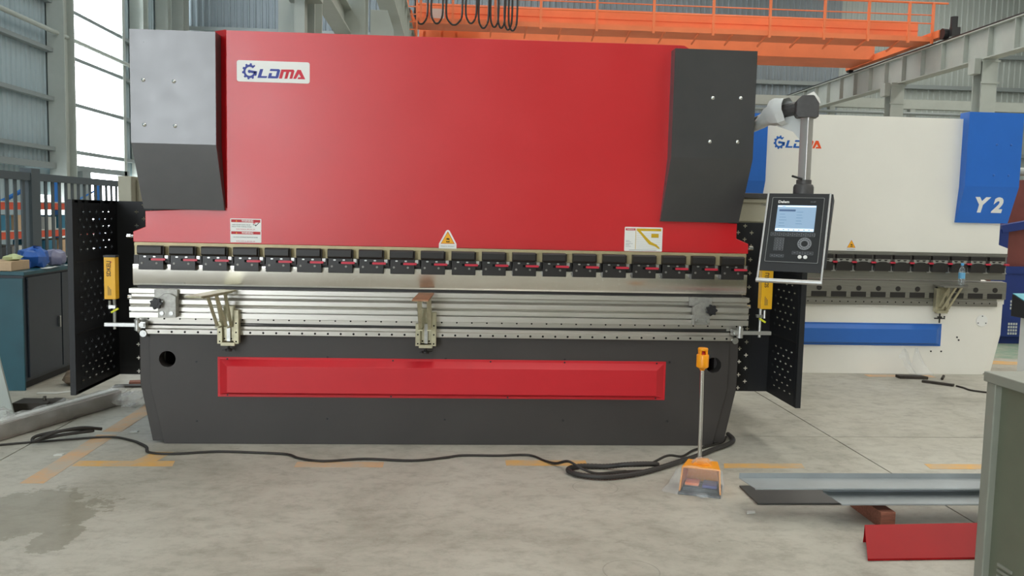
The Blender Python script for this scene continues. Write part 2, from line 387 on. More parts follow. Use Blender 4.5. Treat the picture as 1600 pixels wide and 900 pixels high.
y = 8.0+1.12
while y < 22.2:
    c = lp0.copy(); C.objects.link(c); c.parent = wl; c.location = (-12.38, y, 0); y += 1.12
lp1 = lpanel(8.0, 0, 1.0); y = 8.0+1.12
while y < 20.0:
    c = lp1.copy(); C.objects.link(c); c.parent = wl; c.location = (-12.38, y, 0); y += 1.12
y = 8.0
lp2 = lpanel(8.0, .9, 2.64); y = 9.12
while y < 20.0:
    c = lp2.copy(); C.objects.link(c); c.parent = wl; c.location = (-12.38, y, 0); y += 1.12
part('panel_backing', MB().box(-12.5, -12.40, 20.2, 23.5, 1.80, 2.66), 'walll', wl); part('panel_backing', MB().box(-12.5, -12.40, 22.6, 23.5, 0, 1.8), 'walll', wl)
y = 27.3; lp3 = lpanel(y, 2.55, H); y += 1.12
while y < 33.9:
    c = lp3.copy(); C.objects.link(c); c.parent = wl; c.location = (-12.38, y, 0); y += 1.12
for z in (3.2, 4.7, 6.15, 7.6): part('girt', MB().box(-12.34, -12.12, 8, 34, z-.06, z+.06), 'girt', wl)
part('pipe', MB().cyl((-12.0, 8, 6.66), (-12.0, 34, 6.66), .07), 'grey', wl)
part('girt', MB().box(-12.36, -12.1, 8, 27.6, 2.60, 2.78), 'girt', wl)
part('pillar', MB().box(-12.45, -12.05, 23.4, 24.05, 0, 2.6), 'girt', wl)
part('opening_post', MB().box(-12.5, -12.1, 27.15, 27.4, 2.5, H), 'grey', wl)
wf = struct('wall_front', MB().box(-12.4, -10.6, -20.2, -20, 0, H).box(-5.9, 30, -20.2, -20, 0, H).box(-10.6, -5.9, -20.2, -20, 9.5, H), 'wall')
struct('wall_right', MB().box(30, 30.2, -20, 34.5, 0, H), 'wall')
struct('ceiling', MB().box(-12.4, 30, -20, 34.5, H, H+.15), 'wall')
def hcol(x, y, h, fw=.36, d=.36, z0=0):
    t = .03
    return MB().box(x-fw/2, x+fw/2, y-d/2, y-d/2+t, z0, h).box(x-fw/2, x+fw/2, y+d/2-t, y+d/2, z0, h).box(x-t/2, x+t/2, y-d/2+t, y+d/2-t, z0, h)
def xcol(x, y, h, fw=.4, d=.4):
    t = .04
    return MB().box(x-fw/2, x-fw/2+t, y-d/2, y+d/2, 0, h).box(x+fw/2-t, x+fw/2, y-d/2, y+d/2, 0, h).box(x-fw/2+t, x+fw/2-t, y-t/2, y+t/2, 0, h)
for yy, bw in ((22.05, .75), (28.7, .55), (31.5, .5), (33.7, .8)):
    struct('column_left_wall', MB().box(-12.3, -11.80, yy-bw/2, yy-bw/2+.05, 0, H).box(-12.3, -11.80, yy+bw/2-.05, yy+bw/2, 0, H).box(-12.1, -12.0, yy-bw/2+.05, yy+bw/2-.05, 0, H), 'grey')
struct('column_runway', hcol(-1.57, 3.5, 5.7, .36, .5), 'grey')
struct('column_runway', hcol(-1.62, 8.8, 5.7, .36, .5), 'grey')
struct('column_runway', hcol(-1.60, 14.1, 5.7, .32, .5), 'grey')
struct('column_runway', hcol(-1.60, 19.4, 5.7, .32, .5), 'grey')
struct('column_runway', hcol(14.19, 16.95, 5.95, .42, .42), 'grey')
struct('column_runway', hcol(14.0, 21.4, 5.95, .42, .42), 'grey')
struct('column_runway', hcol(14.1, 12.0, 5.95, .42, .42), 'grey')
for x0, y0, h0 in ((14.19, 16.95, 5.9), (14.0, 21.4, 5.9)):
    struct('trim_1', MB().box(x0-.40, x0-.22, y0-.15, y0+.15, h0-.36, h0+.04).box(x0-.25, x0+.26, y0-.24, y0-.21, h0-.05, h0).box(x0-.25, x0+.26, y0-.24, y0-.21, h0-.62, h0-.57), 'grey')
# runway beams with stiffeners
def runway(x, y0, y1, z0, z1):
    o = struct('beam_runway', MB().box(x-.03, x+.03, y0, y1, z0, z1).box(x-.18, x+.18, y0, y1, z0-.03, z0).box(x-.18, x+.18, y0, y1, z1, z1+.03), 'grey')
    st = part('stiffener', MB().box(x-.16, x+.16, y0+.5, y0+.53, z0, z1), 'grey', o); y = 1.1
    while y0+.5+y < y1:
        c = st.copy(); C.objects.link(c); c.parent = o; c.location = (0, y, 0); y += 1.1
    part('crane_rail', MB().box(x-.05, x+.05, y0, y1, z1+.03, z1+.12), 'plas', o)
    return o
runway(-1.40, 2.0, 33, 5.75, 6.72); runway(14.15, 4, 33, 5.95, 6.72)
bb = struct('beam_bracing', MB().box(-1.80, -1.77, 2.6, 16, 4.40, 4.75).box(-1.92, -1.66, 2.6, 16, 4.37, 4.40).box(-1.92, -1.66, 2.6, 16, 4.75, 4.78), 'grey')
for yy in (5.2, 7.3, 9.6): part('strut', MB().beam((-1.80, yy, 4.75), (-1.55, yy+1.0, 5.7), .14, .14), 'grey', bb)
struct('trim_2', MB().box(-1.62, -1.30, 2.95, 3.2, 3.60, 3.68).box(-1.55, -1.45, 3.02, 3.18, 3.15, 3.60), 'grey')
struct('trim_3', MB().prism([(-1.35, 3.9), (-.98, 3.9), (-.98, 4.45), (-1.08, 4.75), (-1.35, 4.75)], 8.5, 8.53, 'y'), 'grey')
cb = struct('beam_cross', MB().box(8, 24, 28, 28.3, 6.05, 6.42), 'grey')
for x in (12.8, 14.9, 18.2): part('post', MB().box(x-.1, x+.12, 28.02, 28.28, 0, 6.4), 'grey', cb)
part('pipe', MB().cyl((9, 27.9, 5.85), (24, 27.9, 5.85), .06), 'girt', cb)

# ------------------------------------------------------------------ shared press brake pieces
GP = None
def logo(parent, x0, x1, z0, z1, y, ca, cb_):
    W = x1-x0; Hh = z1-z0
    def P(px, py): return (x0+(px-195)/(1332-195)*W, z1-((py-(px-195)*.0308)-158)/(424-158-20)*Hh)
    def poly(nm, pts, c): part(nm, MB().prism([P(*p) for p in pts], y-.002, y), c, parent)
    # gear shaped G
    cx, cy = 345, 290; pts = []
    for k in range(0, 93):
        a = 42+k*(318/92); tooth = (a % 36) < 17
        r = 134 if tooth else 110
        pts.append((cx+r*math.cos(math.radians(a)), cy-r*math.sin(math.radians(a))))
    pts += [(cx+75, cy+4)]
    for k in range(0, 41):
        a = 360-k*(318/40)
        pts.append((cx+74*math.cos(math.radians(a)), cy-74*math.sin(math.radians(a))))
    poly('gear_letter', pts, ca)
    poly('gear_bar', [(312, 282), (335, 262), (362, 272), (478, 290), (470, 335), (362, 312), (335, 318), (316, 305)], ca)
    poly('letter_l', [(530, 253), (585, 253), (548, 368), (655, 370), (643, 400), (482, 397)], ca)
    poly('letter_d', [(712, 250), (868, 255), (885, 275), (852, 390), (838, 407), (665, 403), (690, 318), (742, 320), (728, 368), (805, 372), (830, 288), (700, 284)], ca)
    poly('letter_m', [(905, 260), (1120, 262), (1138, 285), (1100, 412), (1050, 412), (1082, 300), (1045, 300), (1010, 412), (960, 412), (992, 300), (950, 300), (915, 410), (862, 408)], cb_)
    poly('letter_a', [(1190, 265), (1250, 268), (1330, 422), (1192, 418), (1205, 390), (1255, 388), (1218, 330), (1165, 415), (1115, 412)], cb_)
def cover_plate(root, x0, x1, xl0, xl1, y, z0, zm, z1, m, bolts, topr=0, label=None):
    """bent cover: upright upper sheet, lower sheet leaning back"""
    yb = y+.075; ys = y+.16
    mb = MB()
    v = [(x0,y,z1),(x1,y,z1),(x1,y,zm),(x0,y,zm),(xl0,yb,z0),(xl1,yb,z0),
         (x0,ys,z1),(x1,ys,z1),(x1,ys,zm),(x0,ys,zm),(xl0,ys,z0),(xl1,ys,z0)]
    fs = [(0,3,2,1),(3,4,5,2),(6,7,8,9),(9,8,11,10),(0,1,7,6),(1,2,8,7),(2,5,11,8),(0,6,9,3),(3,9,10,4),(4,10,11,5)]
    mb.add(v, fs)
    o = part('cover_plate', mb, m, root, label=label, smooth=False)
    for bx, bz in bolts: part('bolt', MB().lathe((0, 0, 0), [(.013, 0), (.012, .004), (.007, .008), (.001, .009)], 12).xf(Matrix.Translation((bx, y, bz)) @ Matrix.Rotation(PI/2, 4, 'X')), 'mblue2' if m == 'mblue' else 'chrome', o)
    return o
def raised_panel(root, x0, x1, z0, z1, y, m, dx=.07, dzt=.055, dzb=.035, h=.045, fl_=.016):
    a = [(x0, z0), (x1, z0), (x1, z1), (x0, z1)]
    b = [(x0+fl_, z0+fl_), (x1-fl_, z0+fl_), (x1-fl_, z1-fl_), (x0+fl_, z1-fl_)]
    c = [(x0+dx, z0+dzb), (x1-dx, z0+dzb), (x1-dx, z1-dzt), (x0+dx, z1-dzt)]
    v = [(p[0], y, p[1]) for p in a]+[(p[0], y-.006, p[1]) for p in a]+[(p[0], y-.006, p[1]) for p in b]+[(p[0], y-h, p[1]) for p in c]
    fs = []
    for k in range(3): fs += [(4*k+i, 4*k+(i+1) % 4, 4*k+4+(i+1) % 4, 4*k+4+i) for i in range(4)]
    fs += [(12, 13, 14, 15), (3, 2, 1, 0)]
    return part('raised_panel', MB().add(v, fs), m, root, bev=.0015)
def triangle_sticker(root, cx, z0, s, y, apron=True):
    o = part('warning_sticker', MB().prism([(cx-.058*s, z0), (cx+.058*s, z0), (cx+.058*s, z0+.032*s), (cx+.012*s, z0+.118*s), (cx+.004*s, z0+.123*s), (cx-.004*s, z0+.123*s), (cx-.012*s, z0+.118*s), (cx-.058*s, z0+.032*s)], y-.0012, y), 'white', root)
    part('border', MB().prism([(cx-.046*s, z0+.032*s), (cx+.046*s, z0+.032*s), (cx, z0+.114*s)], y-.002, y-.0012), 'wborder', o)
    part('triangle', MB().prism([(cx-.041*s, z0+.035*s), (cx+.041*s, z0+.035*s), (cx, z0+.108*s)], y-.0028, y-.002), 'warn', o)
    part('pictogram', MB().prism([(cx-.010*s, z0+.042*s), (cx+.012*s, z0+.042*s), (cx+.012*s, z0+.053*s), (cx+.004*s, z0+.048*s), (cx-.003*s, z0+.048*s), (cx-.010*s, z0+.053*s)], y-.0034, y-.0028)
         .prism([(cx-.014*s, z0+.062*s), (cx-.002*s, z0+.070*s), (cx+.012*s, z0+.066*s), (cx+.012*s, z0+.059*s), (cx, z0+.058*s)], y-.0034, y-.0028), 'ink', o)
    text('PINCH POINT', .012*s, (cx, y-.0016, z0+.015*s), 'inkgrey', o, width=.09*s)
    return o

# ------------------------------------------------------------------ red press brake
pbk = thing('press_brake', 'large red and charcoal press brake with twenty black tool clamps in mid hall', 'press brake', (0, .6, 0))
for s in (-1, 1):
    pol = [(.10, 0.03), (1.55, .03), (1.55, 2.45), (1.2, 2.62), (.12, 2.62), (.12, 1.48), (.75, 1.35), (.75, 1.05), (.10, .95)]
    part('side_frame', MB().prism(pol, s*1.86, s*1.93, 'x'), 'char', pbk, bev=.004)
sh = 1.94
# base
out = [(-2.0, .735), (-2.0, .40), (-1.925, .015), (1.925, .015), (2.0, .40), (2.0, .735)]
hl = [circle(-1.818, .565, .053, 24), circle(1.826, .562, .053, 24)]
part('base_frame', MB().prism(out, .02, .10, 'y', hl), 'char', pbk, bev=.004)
inn = [(-1.93, .737), (-1.93, .40), (-1.843, .001), (1.84, .001), (1.93, .40), (1.93, .737)]
bpl = part('base_plate', MB().prism(inn, 0, .02, 'y', hl), 'char', pbk, bev=.002)
for x, z in ((-1.63, .55), (-1.63, .155), (-.78, .59), (-.78, .175), (.0, .59), (.0, .175), (.80, .592), (.80, .172), (1.52, .58), (1.52, .172)):
    part('bolt', MB().cyl((x, .001, z), (x, -.005, z), .008, n=8), 'plas', bpl)
part('base_beam', MB().box(-1.86, 1.86, .70, .76, .05, .95), 'char', pbk)
part('table_beam', MB().box(-1.86, 1.86, .10, .70, .80, .95), 'char', pbk)
rp = raised_panel(pbk, -1.494, 1.494, .3194, .5845, -.001, 'red2')
for x, z in ((-1.43, .572), (-.35, .572), (-.62, .345), (.30, .572), (.80, .572), (1.43, .572), (1.43, .332), (-1.43, .332), (-.36, .330), (.42, .330)):
    part('screw', MB().cyl((x, -.006, z), (x, -.011, z), .006, n=8), 'plas', rp)
# slide rail along the table front
rl = part('slide_rail', MB().prism([(0, .735), (-.035, .735), (-.035, .765), (-.022, .772), (-.022, .790), (0, .793)], -1.945, 1.945, 'x'), 'rail', pbk, bev=.002)
rh = MB(); x = -1.86
while x < 1.9: rh.cyl((x, -.0362, .750), (x, -.034, .750), .0075, n=8); x += .0835
part('rail_holes', rh, 'hole', rl, kind='stuff')
for s in (-1, 1):
    part('end_pin', MB().cyl((s*1.955, -.045, .738+.0*s), (s*1.955, -.005, .738), .022, n=16).cyl((s*1.955, -.047, .738), (s*1.955, -.045, .738), .009, n=10), 'zinc', pbk)
    for z in (.79, ): part('end_nut', MB().cyl((s*1.975, -.03, z), (s*1.975, 0, z), .018, n=12), 'plas', pbk)
# table
prof = [(.06, 1.031), (-.045, 1.031), (-.045, 1.001), (.0, .992), (.0, .974), (-.040, .960), (-.040, .932), (-.022, .916), (-.045, .912), (-.045, .886), (-.012, .885), (-.012, .878), (-.045, .877), (-.045, .841), (.06, .841)]
tb = part('table', MB().prism(prof, -2.04, 2.04, 'x'), 'steel', pbk, bev=.0015)
part('bed_strip', MB().box(-2.013, 2.013, -.012, .06, .800, .840), 'rail', pbk)
bh = MB(); x = -1.93
while x < 2.0: bh.cyl((x, -.0145, .833), (x, -.0118, .833), .006, n=8); x += .10
part('strip_holes', bh, 'hole', pbk, kind='stuff')
part('bed_shadow_gap', MB().box(-1.98, 1.98, -.006, .06, .793, .800), 'black', pbk)
part('oil_strip', MB().prism([(-1.5, .806), (-.9, .795), (.0, .796), (.4, .799), (1.2, .796), (1.9, .800), (1.9, .815), (.6, .806), (-.6, .808), (-1.5, .812)], -.0135, -.0122), 'black', pbk)
# upper tool blade, clamp beam
bl = part('punch_blade', MB().prism([(.035, 1.185), (-.005, 1.185), (-.005, 1.062), (.004, 1.047), (.035, 1.047)], -2.028, 2.03, 'x'), 'steelv', pbk, bev=.001)
part('table_gap', MB().box(-2.0, 2.0, .0, .05, 1.0312, 1.0465), 'black', pbk)
part('clamp_rail', MB().box(-2.018, 2.02, .006, .07, 1.245, 1.328), 'cream', pbk)
part('clamp_rail_lip', MB().box(-2.018, 2.02, .0, .006, 1.305, 1.322), 'cream', pbk)
part('clamp_bar', MB().box(-2.02, 2.02, -.004, .05, 1.186, 1.246), 'black', pbk)
# clamps
cx0, cz = -1.98, 0
mb = MB().prism([(-.012, 1.250), (-.058, 1.250), (-.066, 1.262), (-.066, 1.300), (-.058, 1.309), (-.012, 1.309)], cx0, cx0+.153, 'x').box(cx0+.153, cx0+.163, -.045, -.01, 1.252, 1.304)
cl = part('tool_clamp', mb, 'black', pbk, bev=.003)
part('clamp_jaw', MB().prism([(-.006, 1.2495), (-.044, 1.2495), (-.048, 1.222), (-.048, 1.154), (-.006, 1.150)], cx0+.004, cx0+.160, 'x').box(cx0+.100, cx0+.196, -.03, -.006, 1.200, 1.246), 'black', cl, bev=.002)
for bx in (.040, .100):
    part('slot_bolt', MB().prism(rrect(cx0+bx-.004, cx0+bx+.012, 1.2335, 1.2425, .004), -.050, -.045), 'zinc', cl)
part('lever', MB().prism(rrect(cx0+.088, cx0+.176, 1.214, 1.228, .006), -.064, -.048), 'lever', cl)
part('lever_slot', MB().box(cx0+.070, cx0+.088, -.0488, -.047, 1.213, 1.229), 'hole', cl)
for bx in (.027, .118): part('cap_screw', MB().cyl((cx0+bx, -.052, 1.196), (cx0+bx, -.047, 1.196), .0072, n=12).cyl((cx0+bx, -.0525, 1.196), (cx0+bx, -.0515, 1.196), .003, n=6), 'screw', cl)
part('spacer_block', MB().box(cx0+.163, cx0+.184, -.032, -.0301, 1.222, 1.246), 'zinc', cl)
for i in range(1, 20): dup(cl, (i*.20068, 0, 0), pbk)
# ram
rt = 2.695
ramp = [(-2.024, 1.328), (2.032, 1.328), (2.030, 1.395), (1.946, 1.428), (1.946, 1.53), (1.50, 1.56), (1.50, rt-.0), (-1.43, rt-.008), (-1.43, 1.56), (-1.946, 1.53), (-1.946, 1.428), (-2.024, 1.395)]
part('ram', MB().prism(ramp, 0, .09), 'red', pbk, bev=.004)
part('ram_edge', MB().prism([(0.0, -1.43), (.085, -1.43), (.085, -1.515), (.07, -1.515)], 1.53, rt-.004, 'z').xf(Matrix(((0, 1, 0, 0), (1, 0, 0, 0), (0, 0, 1, 0), (0, 0, 0, 1)))), 'red', pbk)
part('ram_corner', MB().prism([(1.50, 1.55), (1.58, 1.55), (1.58, rt-.05), (1.567, rt-.018), (1.54, rt-.002), (1.50, rt)], .003, .09), 'red', pbk)
part('ram_back', MB().box(-1.9, 1.9, .09, .16, 1.40, 2.60), 'char', pbk)
cover_plate(pbk, -1.991, -1.468, -1.945, -1.437, -.10, 1.543, 1.955, 2.655, 'cover', ((-1.91, 2.345), (-1.724, 2.342), (-1.908, 2.068), (-1.72, 2.066)))
cover_plate(pbk, 1.452, 1.998, 1.415, 1.947, -.10, 1.535, 1.955, 2.655, 'cover', ((1.712, 2.345), (1.898, 2.35), (1.705, 2.062), (1.890, 2.066)))
for s in (-1, 1):
    for z in (1.363, .968): part('index_pin', MB().cyl((s*2.02, .02, z), (s*2.065, .02, z), .010, n=10).cyl((s*2.045, .02, z), (s*2.068, .02, z), .015, n=12), 'chrome', pbk)
# logo plate and stickers
lg = part('logo_plate', MB().prism(rrect(-1.361, -.901, 2.368, 2.502, .014), -.004, -.0005), 'white', pbk)
logo(lg, -1.333, -.928, 2.388, 2.482, -.004, 'blue', 'lred')
def warn_plate(z0, z1, lines, hand):
    o = part('warning_plate', MB().prism(rrect(-1.408, -1.210, z0, z1, .004), -.002, -.0005), 'white', pbk)
    part('header', MB().box(-1.402, -1.216, -.0028, -.002, z1-.024, z1-.006), 'wred', o)
    text('WARNING', .017, (-1.298, -.003, z1-.015), 'white', o, bold=.0004, width=.074)
    part('pictogram', MB().prism([(-1.373, z1-.020), (-1.363, z1-.020), (-1.368, z1-.011)], -.0033, -.0028), 'warn', o)
    for i, (t, m_, zz, wd, cx) in enumerate(lines): text(t, .008, (cx, -.0024, zz), m_, o, width=wd)
    if hand:
        part('pictogram', MB().prism([(-1.262, z0+.045), (-1.262, z0+.038), (-1.240, z0+.038), (-1.228, z0+.052), (-1.222, z0+.052), (-1.245, z0+.028), (-1.250, z0+.034)], -.003, -.002), 'ink', o)
        part('pictogram', MB().box(-1.262, -1.248, -.003, -.002, z0+.046, z0+.052), 'lred', o)
warn_plate(1.416, 1.493, (('KEEP HANDS AWAY FROM', 'ink', 1.452, .115, -1.338), ('PINCH POINT DURING WORK', 'ink', 1.440, .125, -1.335), ('READ MANUAL BEFORE USE', 'lred', 1.424, .12, -1.31)), True)
warn_plate(1.338, 1.4155, (('CAUTION RUNNING PLATE IN WORK', 'ink', 1.372, .16, -1.312), ('READ MANUAL BEFORE USE', 'lred', 1.346, .12, -1.31)), False)
triangle_sticker(pbk, .001, 1.324, 1, -.0005)
ch = part('capacity_chart', MB().prism(rrect(1.181, 1.438, 1.331, 1.493, .006), -.002, -.0005), 'white', pbk)
part('header', MB().box(1.188, 1.252, -.0028, -.002, 1.470, 1.484), 'wred', ch)
text('WARNING', .012, (1.220, -.003, 1.477), 'white', ch, width=.05)
part('chart_band', MB().prism([(1.262, 1.484), (1.428, 1.484), (1.428, 1.468), (1.288, 1.468), (1.330, 1.425), (1.362, 1.395), (1.400, 1.378), (1.422, 1.355), (1.418, 1.348), (1.385, 1.368), (1.350, 1.378), (1.320, 1.410), (1.290, 1.445), (1.262, 1.472)], -.003, -.002), 'gold', ch)
part('chart_line', MB().box(1.255, 1.258, -.003, -.002, 1.345, 1.484), 'gold', ch)
part('chart_key', MB().box(1.362, 1.412, -.003, -.002, 1.424, 1.450), 'gold', ch)
for i in range(8):
    part('chart_grid', MB().box(1.262, 1.428, -.0024, -.002, 1.352+i*.014, 1.3527+i*.014), 'inkgrey', ch)
for i, zz in enumerate((1.400, 1.392, 1.380, 1.372, 1.362)): part('chart_note', MB().box(1.19, 1.215+.012*(i % 3), -.0024, -.002, zz, zz+.002), 'inkgrey', ch)
part('chart_note', MB().box(1.215, 1.40, -.0024, -.002, 1.338, 1.3405), 'inkgrey', ch)
# stop brackets with star knobs
def stop_bracket(x0, x1, flip):
    w_ = x1-x0
    b = part('stop_bracket', MB().box(x0, x1, -.075, -.045, .975, 1.030).prism([(x0+w_*.22, .852), (x1-.01*w_, .852), (x1-.01*w_, .985), (x1-.25*w_, 1.005), (x0+w_*.5, 1.005), (x0+w_*.22, .975)] if not flip else
             [(x0+w_*.16, .852), (x1-.02, .852), (x1-.02, .975), (x1-w_*.3, 1.000), (x0+w_*.38, 1.000), (x0+w_*.16, .972)], -.105, -.0455), 'bracket', pbk, bev=.002)
    kx = x0+w_*.22 if not flip else x0+w_*.86; kz = .945 if not flip else .955
    pts = []
    for k in range(28):
        a = 2*PI*k/28; r = .034+.006*math.cos(7*a); pts.append((kx+r*math.cos(a), kz+r*math.sin(a)))
    part('star_knob', MB().prism(pts, -.150, -.125).cyl((kx, -.153, kz), (kx, -.15, kz), .018, n=12), 'plas', b, bev=.003)
    part('knob_stem', MB().cyl((kx, -.13, kz), (kx, -.105, kz), .012, n=10).cyl((kx+(.03 if not flip else -.03), -.125, kz+.012), (kx+(.03 if not flip else -.03), -.10, kz+.012), .008, n=8), 'zinc', b)
    for q in ((.40, .80) if not flip else (.32, .78)):
        part('bolt', MB().cyl((x0+w_*q, -.114, .880), (x0+w_*q, -.105, .880), .013, n=12).cyl((x0+w_*q, -.1145, .880), (x0+w_*q, -.1138, .880), .006, n=6), 'zinc', b)
stop_bracket(-1.871, -1.725, False); stop_bracket(1.622, 1.775, True)
# sheet support arms
def support_arm(root, cx, top, yaw, zt, y0=-.04, m='olive', tm='olive', sc=1):
    T = Matrix.Translation((cx, y0, 0)); R = T @ Matrix.Rotation(yaw, 4, 'Z')
    b = part('support_arm', MB().box(-.068, -.036, -.05, 0, .685, .83).box(.036, .068, -.05, 0, .685, .905).box(-.036, .036, -.022, 0, .70, .93).box(-.045, .045, -.058, -.01, .672, .694).xf(T), m, root, bev=.002)
    part('slide_bar', MB().box(-.010, .012, -.040, -.022, .70, .83).xf(T), 'zinc', b)
    for q in (-1, 1):
        a = MB()
        for (p0, p1) in (((-.045, .80), (-.13, zt-.012)), ((-.115, .81), (-.25, zt-.012))): a.beam((q*.030, p0[0], p0[1]), (q*.030, p1[0], p1[1]), .008, .020, up=(1, 0, 0))
        a.beam((q*.030, -.035, .80), (q*.030, -.125, .80), .008, .026, up=(1, 0, 0)).beam((q*.030, -.04, zt-.014), (q*.030, -.44, zt-.014), .008, .018, up=(1, 0, 0))
        part('arm_link', a.xf(R), m, b)
    tp = MB().box(top[0], top[1], -.48, -.01, zt-.010, zt).xf(R)
    part('arm_plate', tp, tm, b, bev=.0015)
    for bx, bz in ((-.052, .70), (-.052, .76), (.052, .70), (.052, .76), (.052, .82), (-.022, .718), (.022, .718)): part('bolt_hole', MB().cyl((bx, -.052, bz), (bx, -.049, bz), .0055, n=8).xf(T), 'hole', b)
    part('hand_knob', MB().cyl((0, -.03, .672), (0, -.03, .640), .008, n=8).cyl((0, -.03, .648), (0, -.03, .635), .024, n=12).box(-.04, .04, -.036, -.024, .636, .646).xf(T), 'black', b)
support_arm(pbk, -1.405, (-.055, .05), -.19, 1.034)
support_arm(pbk, -.132, (-.05, .05), -.05, 1.034, tm='rusty')
# light curtains on their arms
def curtain(x0, x1, s, ztop, y=-.09):
    o = part('light_curtain', MB().box(x0, x1, y-.02, y+.04, .965, ztop), 'yellow', pbk, bev=.002)
    part('end_cap', MB().box(x0-.002, x1+.002, y-.022, y+.042, ztop, ztop+.012), 'plas', o)
    for q in range(3): part('small_print', MB().box((x0+x1)/2-.012+.008*q, (x0+x1)/2-.009+.008*q, y-.0208, y-.02, .99, 1.05-.01*q), 'boxd', o)
    text('SDKELI', .036, None, 'ink', o, bold=.0004, width=.098, mx=Matrix.Translation(((x0+x1)/2-.004, y-.0208, 1.16)) @ Matrix.Rotation(PI/2, 4, 'X') @ Matrix.Rotation(PI/2, 4, 'Z'))
    part('lens_dot', MB().cyl((x0+.045, y-.021, ztop-.03), (x0+.045, y-.0195, ztop-.03), .004, n=8), 'wred', o)
    xm = (x0+x1)/2+.015 if s < 0 else x0+.01
    part('rod', MB().cyl((xm, y+.01, .77), (xm, y+.01, .965), .010, n=10).cyl((xm-.025*s*-1, y, .90), (xm-.025*s*-1, y, .955), .008, n=8).box(xm-.03, xm+.012, y-.008, y+.02, .905, .925), 'zinc', o)
    part('cable_tag', MB().beam((xm-.012, y-.008, .88 if s < 0 else .90), (xm+.03, y-.008, .905 if s < 0 else .875), .012, .016, up=(0, 1, 0)), mat('lime_tag', (214, 216, 40), .5), o)
    xa, xb = (x0-.01, -1.93) if s < 0 else (1.93, x1+.01)
    part('arm', MB().box(xa, xb, y-.008, y+.028, .788, .812), 'alu', o, bev=.002)
    xe = -1.975 if s < 0 else 1.972
    part('arm_clamp', MB().cyl((xe, y+.01, .765), (xe, y+.01, .832), .022, n=14).cyl((xe, y+.01, .832), (xe, y+.01, .845), .012, n=8).box(min(xe, xe-s*.05), max(xe, xe-s*.05), y, -.03, .78, .82), 'zinc', o)
curtain(-2.168, -2.098, -1, 1.232); curtain(2.096, 2.172, 1, 1.232)
# perforated side guards
def plus_panel(u0, u1, v0, v1, cell=.05, arm=.024, th=.0046, phase=0, st=1.0, sa=1.0, edge=True, P=lambda u, v: (0, u, v)):
    nu = max(1, round((u1-u0)/cell)); nv = max(1, round((v1-v0)/cell)); du = (u1-u0)/nu; dv = (v1-v0)/nv
    mb = MB(); a = arm/2; t = th/2
    for i in range(nu):
        for j in range(nv):
            cu, cv = u0+(i+.5)*du, v0+(j+.5)*dv
            if (i+j+phase) % 2 or edge and (j in (0, nv-1) or i in (0, nu-1)):
                mb.add([P(u0+i*du, v0+j*dv), P(u0+(i+1)*du, v0+j*dv), P(u0+(i+1)*du, v0+(j+1)*dv), P(u0+i*du, v0+(j+1)*dv)], [(0, 1, 2, 3)]); continue
            U = [u0+i*du, cu-a*sa, cu-t*st, cu+t*st, cu+a*sa, u0+(i+1)*du]; V = [v0+j*dv, cv-a, cv-t, cv+t, cv+a, v0+(j+1)*dv]
            vs = [P(x, y) for y in V for x in U]; fs = []
            for p in range(5):
                for q in range(5):
                    if (p, q) in ((1, 2), (2, 2), (3, 2), (2, 1), (2, 3)): continue
                    fs.append((q*6+p, q*6+p+1, (q+1)*6+p+1, (q+1)*6+p))
            mb.add(vs, fs)
    return mb
def guard(s, ynear, yfar, xg, zb, zt, xin):
    o = part('side_guard', MB().box(min(xg, xg+s*.035), max(xg, xg+s*.035), ynear, ynear+.035, zb, zt).box(min(xg, xg+s*.035), max(xg, xg+s*.035), yfar-.03, yfar, zb, zt)
             .box(min(xg, xg+s*.035), max(xg, xg+s*.035), ynear+.035, yfar-.03, zt-.02, zt).box(min(xg, xg+s*.035), max(xg, xg+s*.035), ynear+.035, yfar-.03, zb, zb+.02), 'guard', pbk)
    sections = [(zb+.001, .735), (.735, 1.195), (1.195, zt-.001)]
    for k, (a, b) in enumerate(sections):
        q = part('side_panel', plus_panel(ynear+.035, yfar-.03, a+.004, b-.004, phase=k, st=1.15, sa=1.3, P=lambda u, v: (xg, u, v)), 'guard', o, smooth=False)
        sd = q.modifiers.new('thick', 'SOLIDIFY'); sd.thickness = .002
    for z in (.735, 1.195): part('panel_seam', MB().box(xg-.003, xg+.003, ynear+.035, yfar-.03, z-.004, z+.004), 'black', o)
    for k, (a, b) in enumerate(sections):
        ua, ub = (-2.24, -1.94) if s < 0 else (1.925, 2.225)
        q = part('rear_panel', plus_panel(ua, ub, a, b, phase=k % 2, arm=.028, th=.0065, edge=False, P=lambda u, v: (u, yfar, v))
                 .add([(min(xg, ua) if s < 0 else ub, yfar, a), (ua if s < 0 else xg, yfar, a), (ua if s < 0 else xg, yfar, b), (min(xg, ua) if s < 0 else ub, yfar, b)], [(0, 1, 2, 3)]), 'guard', o, smooth=False)
        sd = q.modifiers.new('thick', 'SOLIDIFY'); sd.thickness = .002
guard(-1, -.12, .60, -2.35, .345, 1.592, -1.94); guard(1, -.12, .43, 2.365, .295, 1.538, 1.94)
# electrical cabinet at the right end
ec = part('electrical_cabinet', MB().box(2.14, 2.72, .80, 1.40, .55, 1.722), 'beige', pbk, bev=.004)
part('cabinet_lid', MB().box(2.10, 2.75, .77, 1.42, 1.722, 1.760), 'darkgrey', ec, bev=.003, label='dark grey lid')
part('cabinet_rail', MB().box(2.14, 2.74, .785, .80, 1.690, 1.715), 'beige', ec); part('cabinet_rail', MB().box(2.14, 2.74, .785, .80, 1.545, 1.560), 'beige', ec)
text('Tower', .032, (2.42, .799, 1.675), 'inkgrey', ec, width=.05)

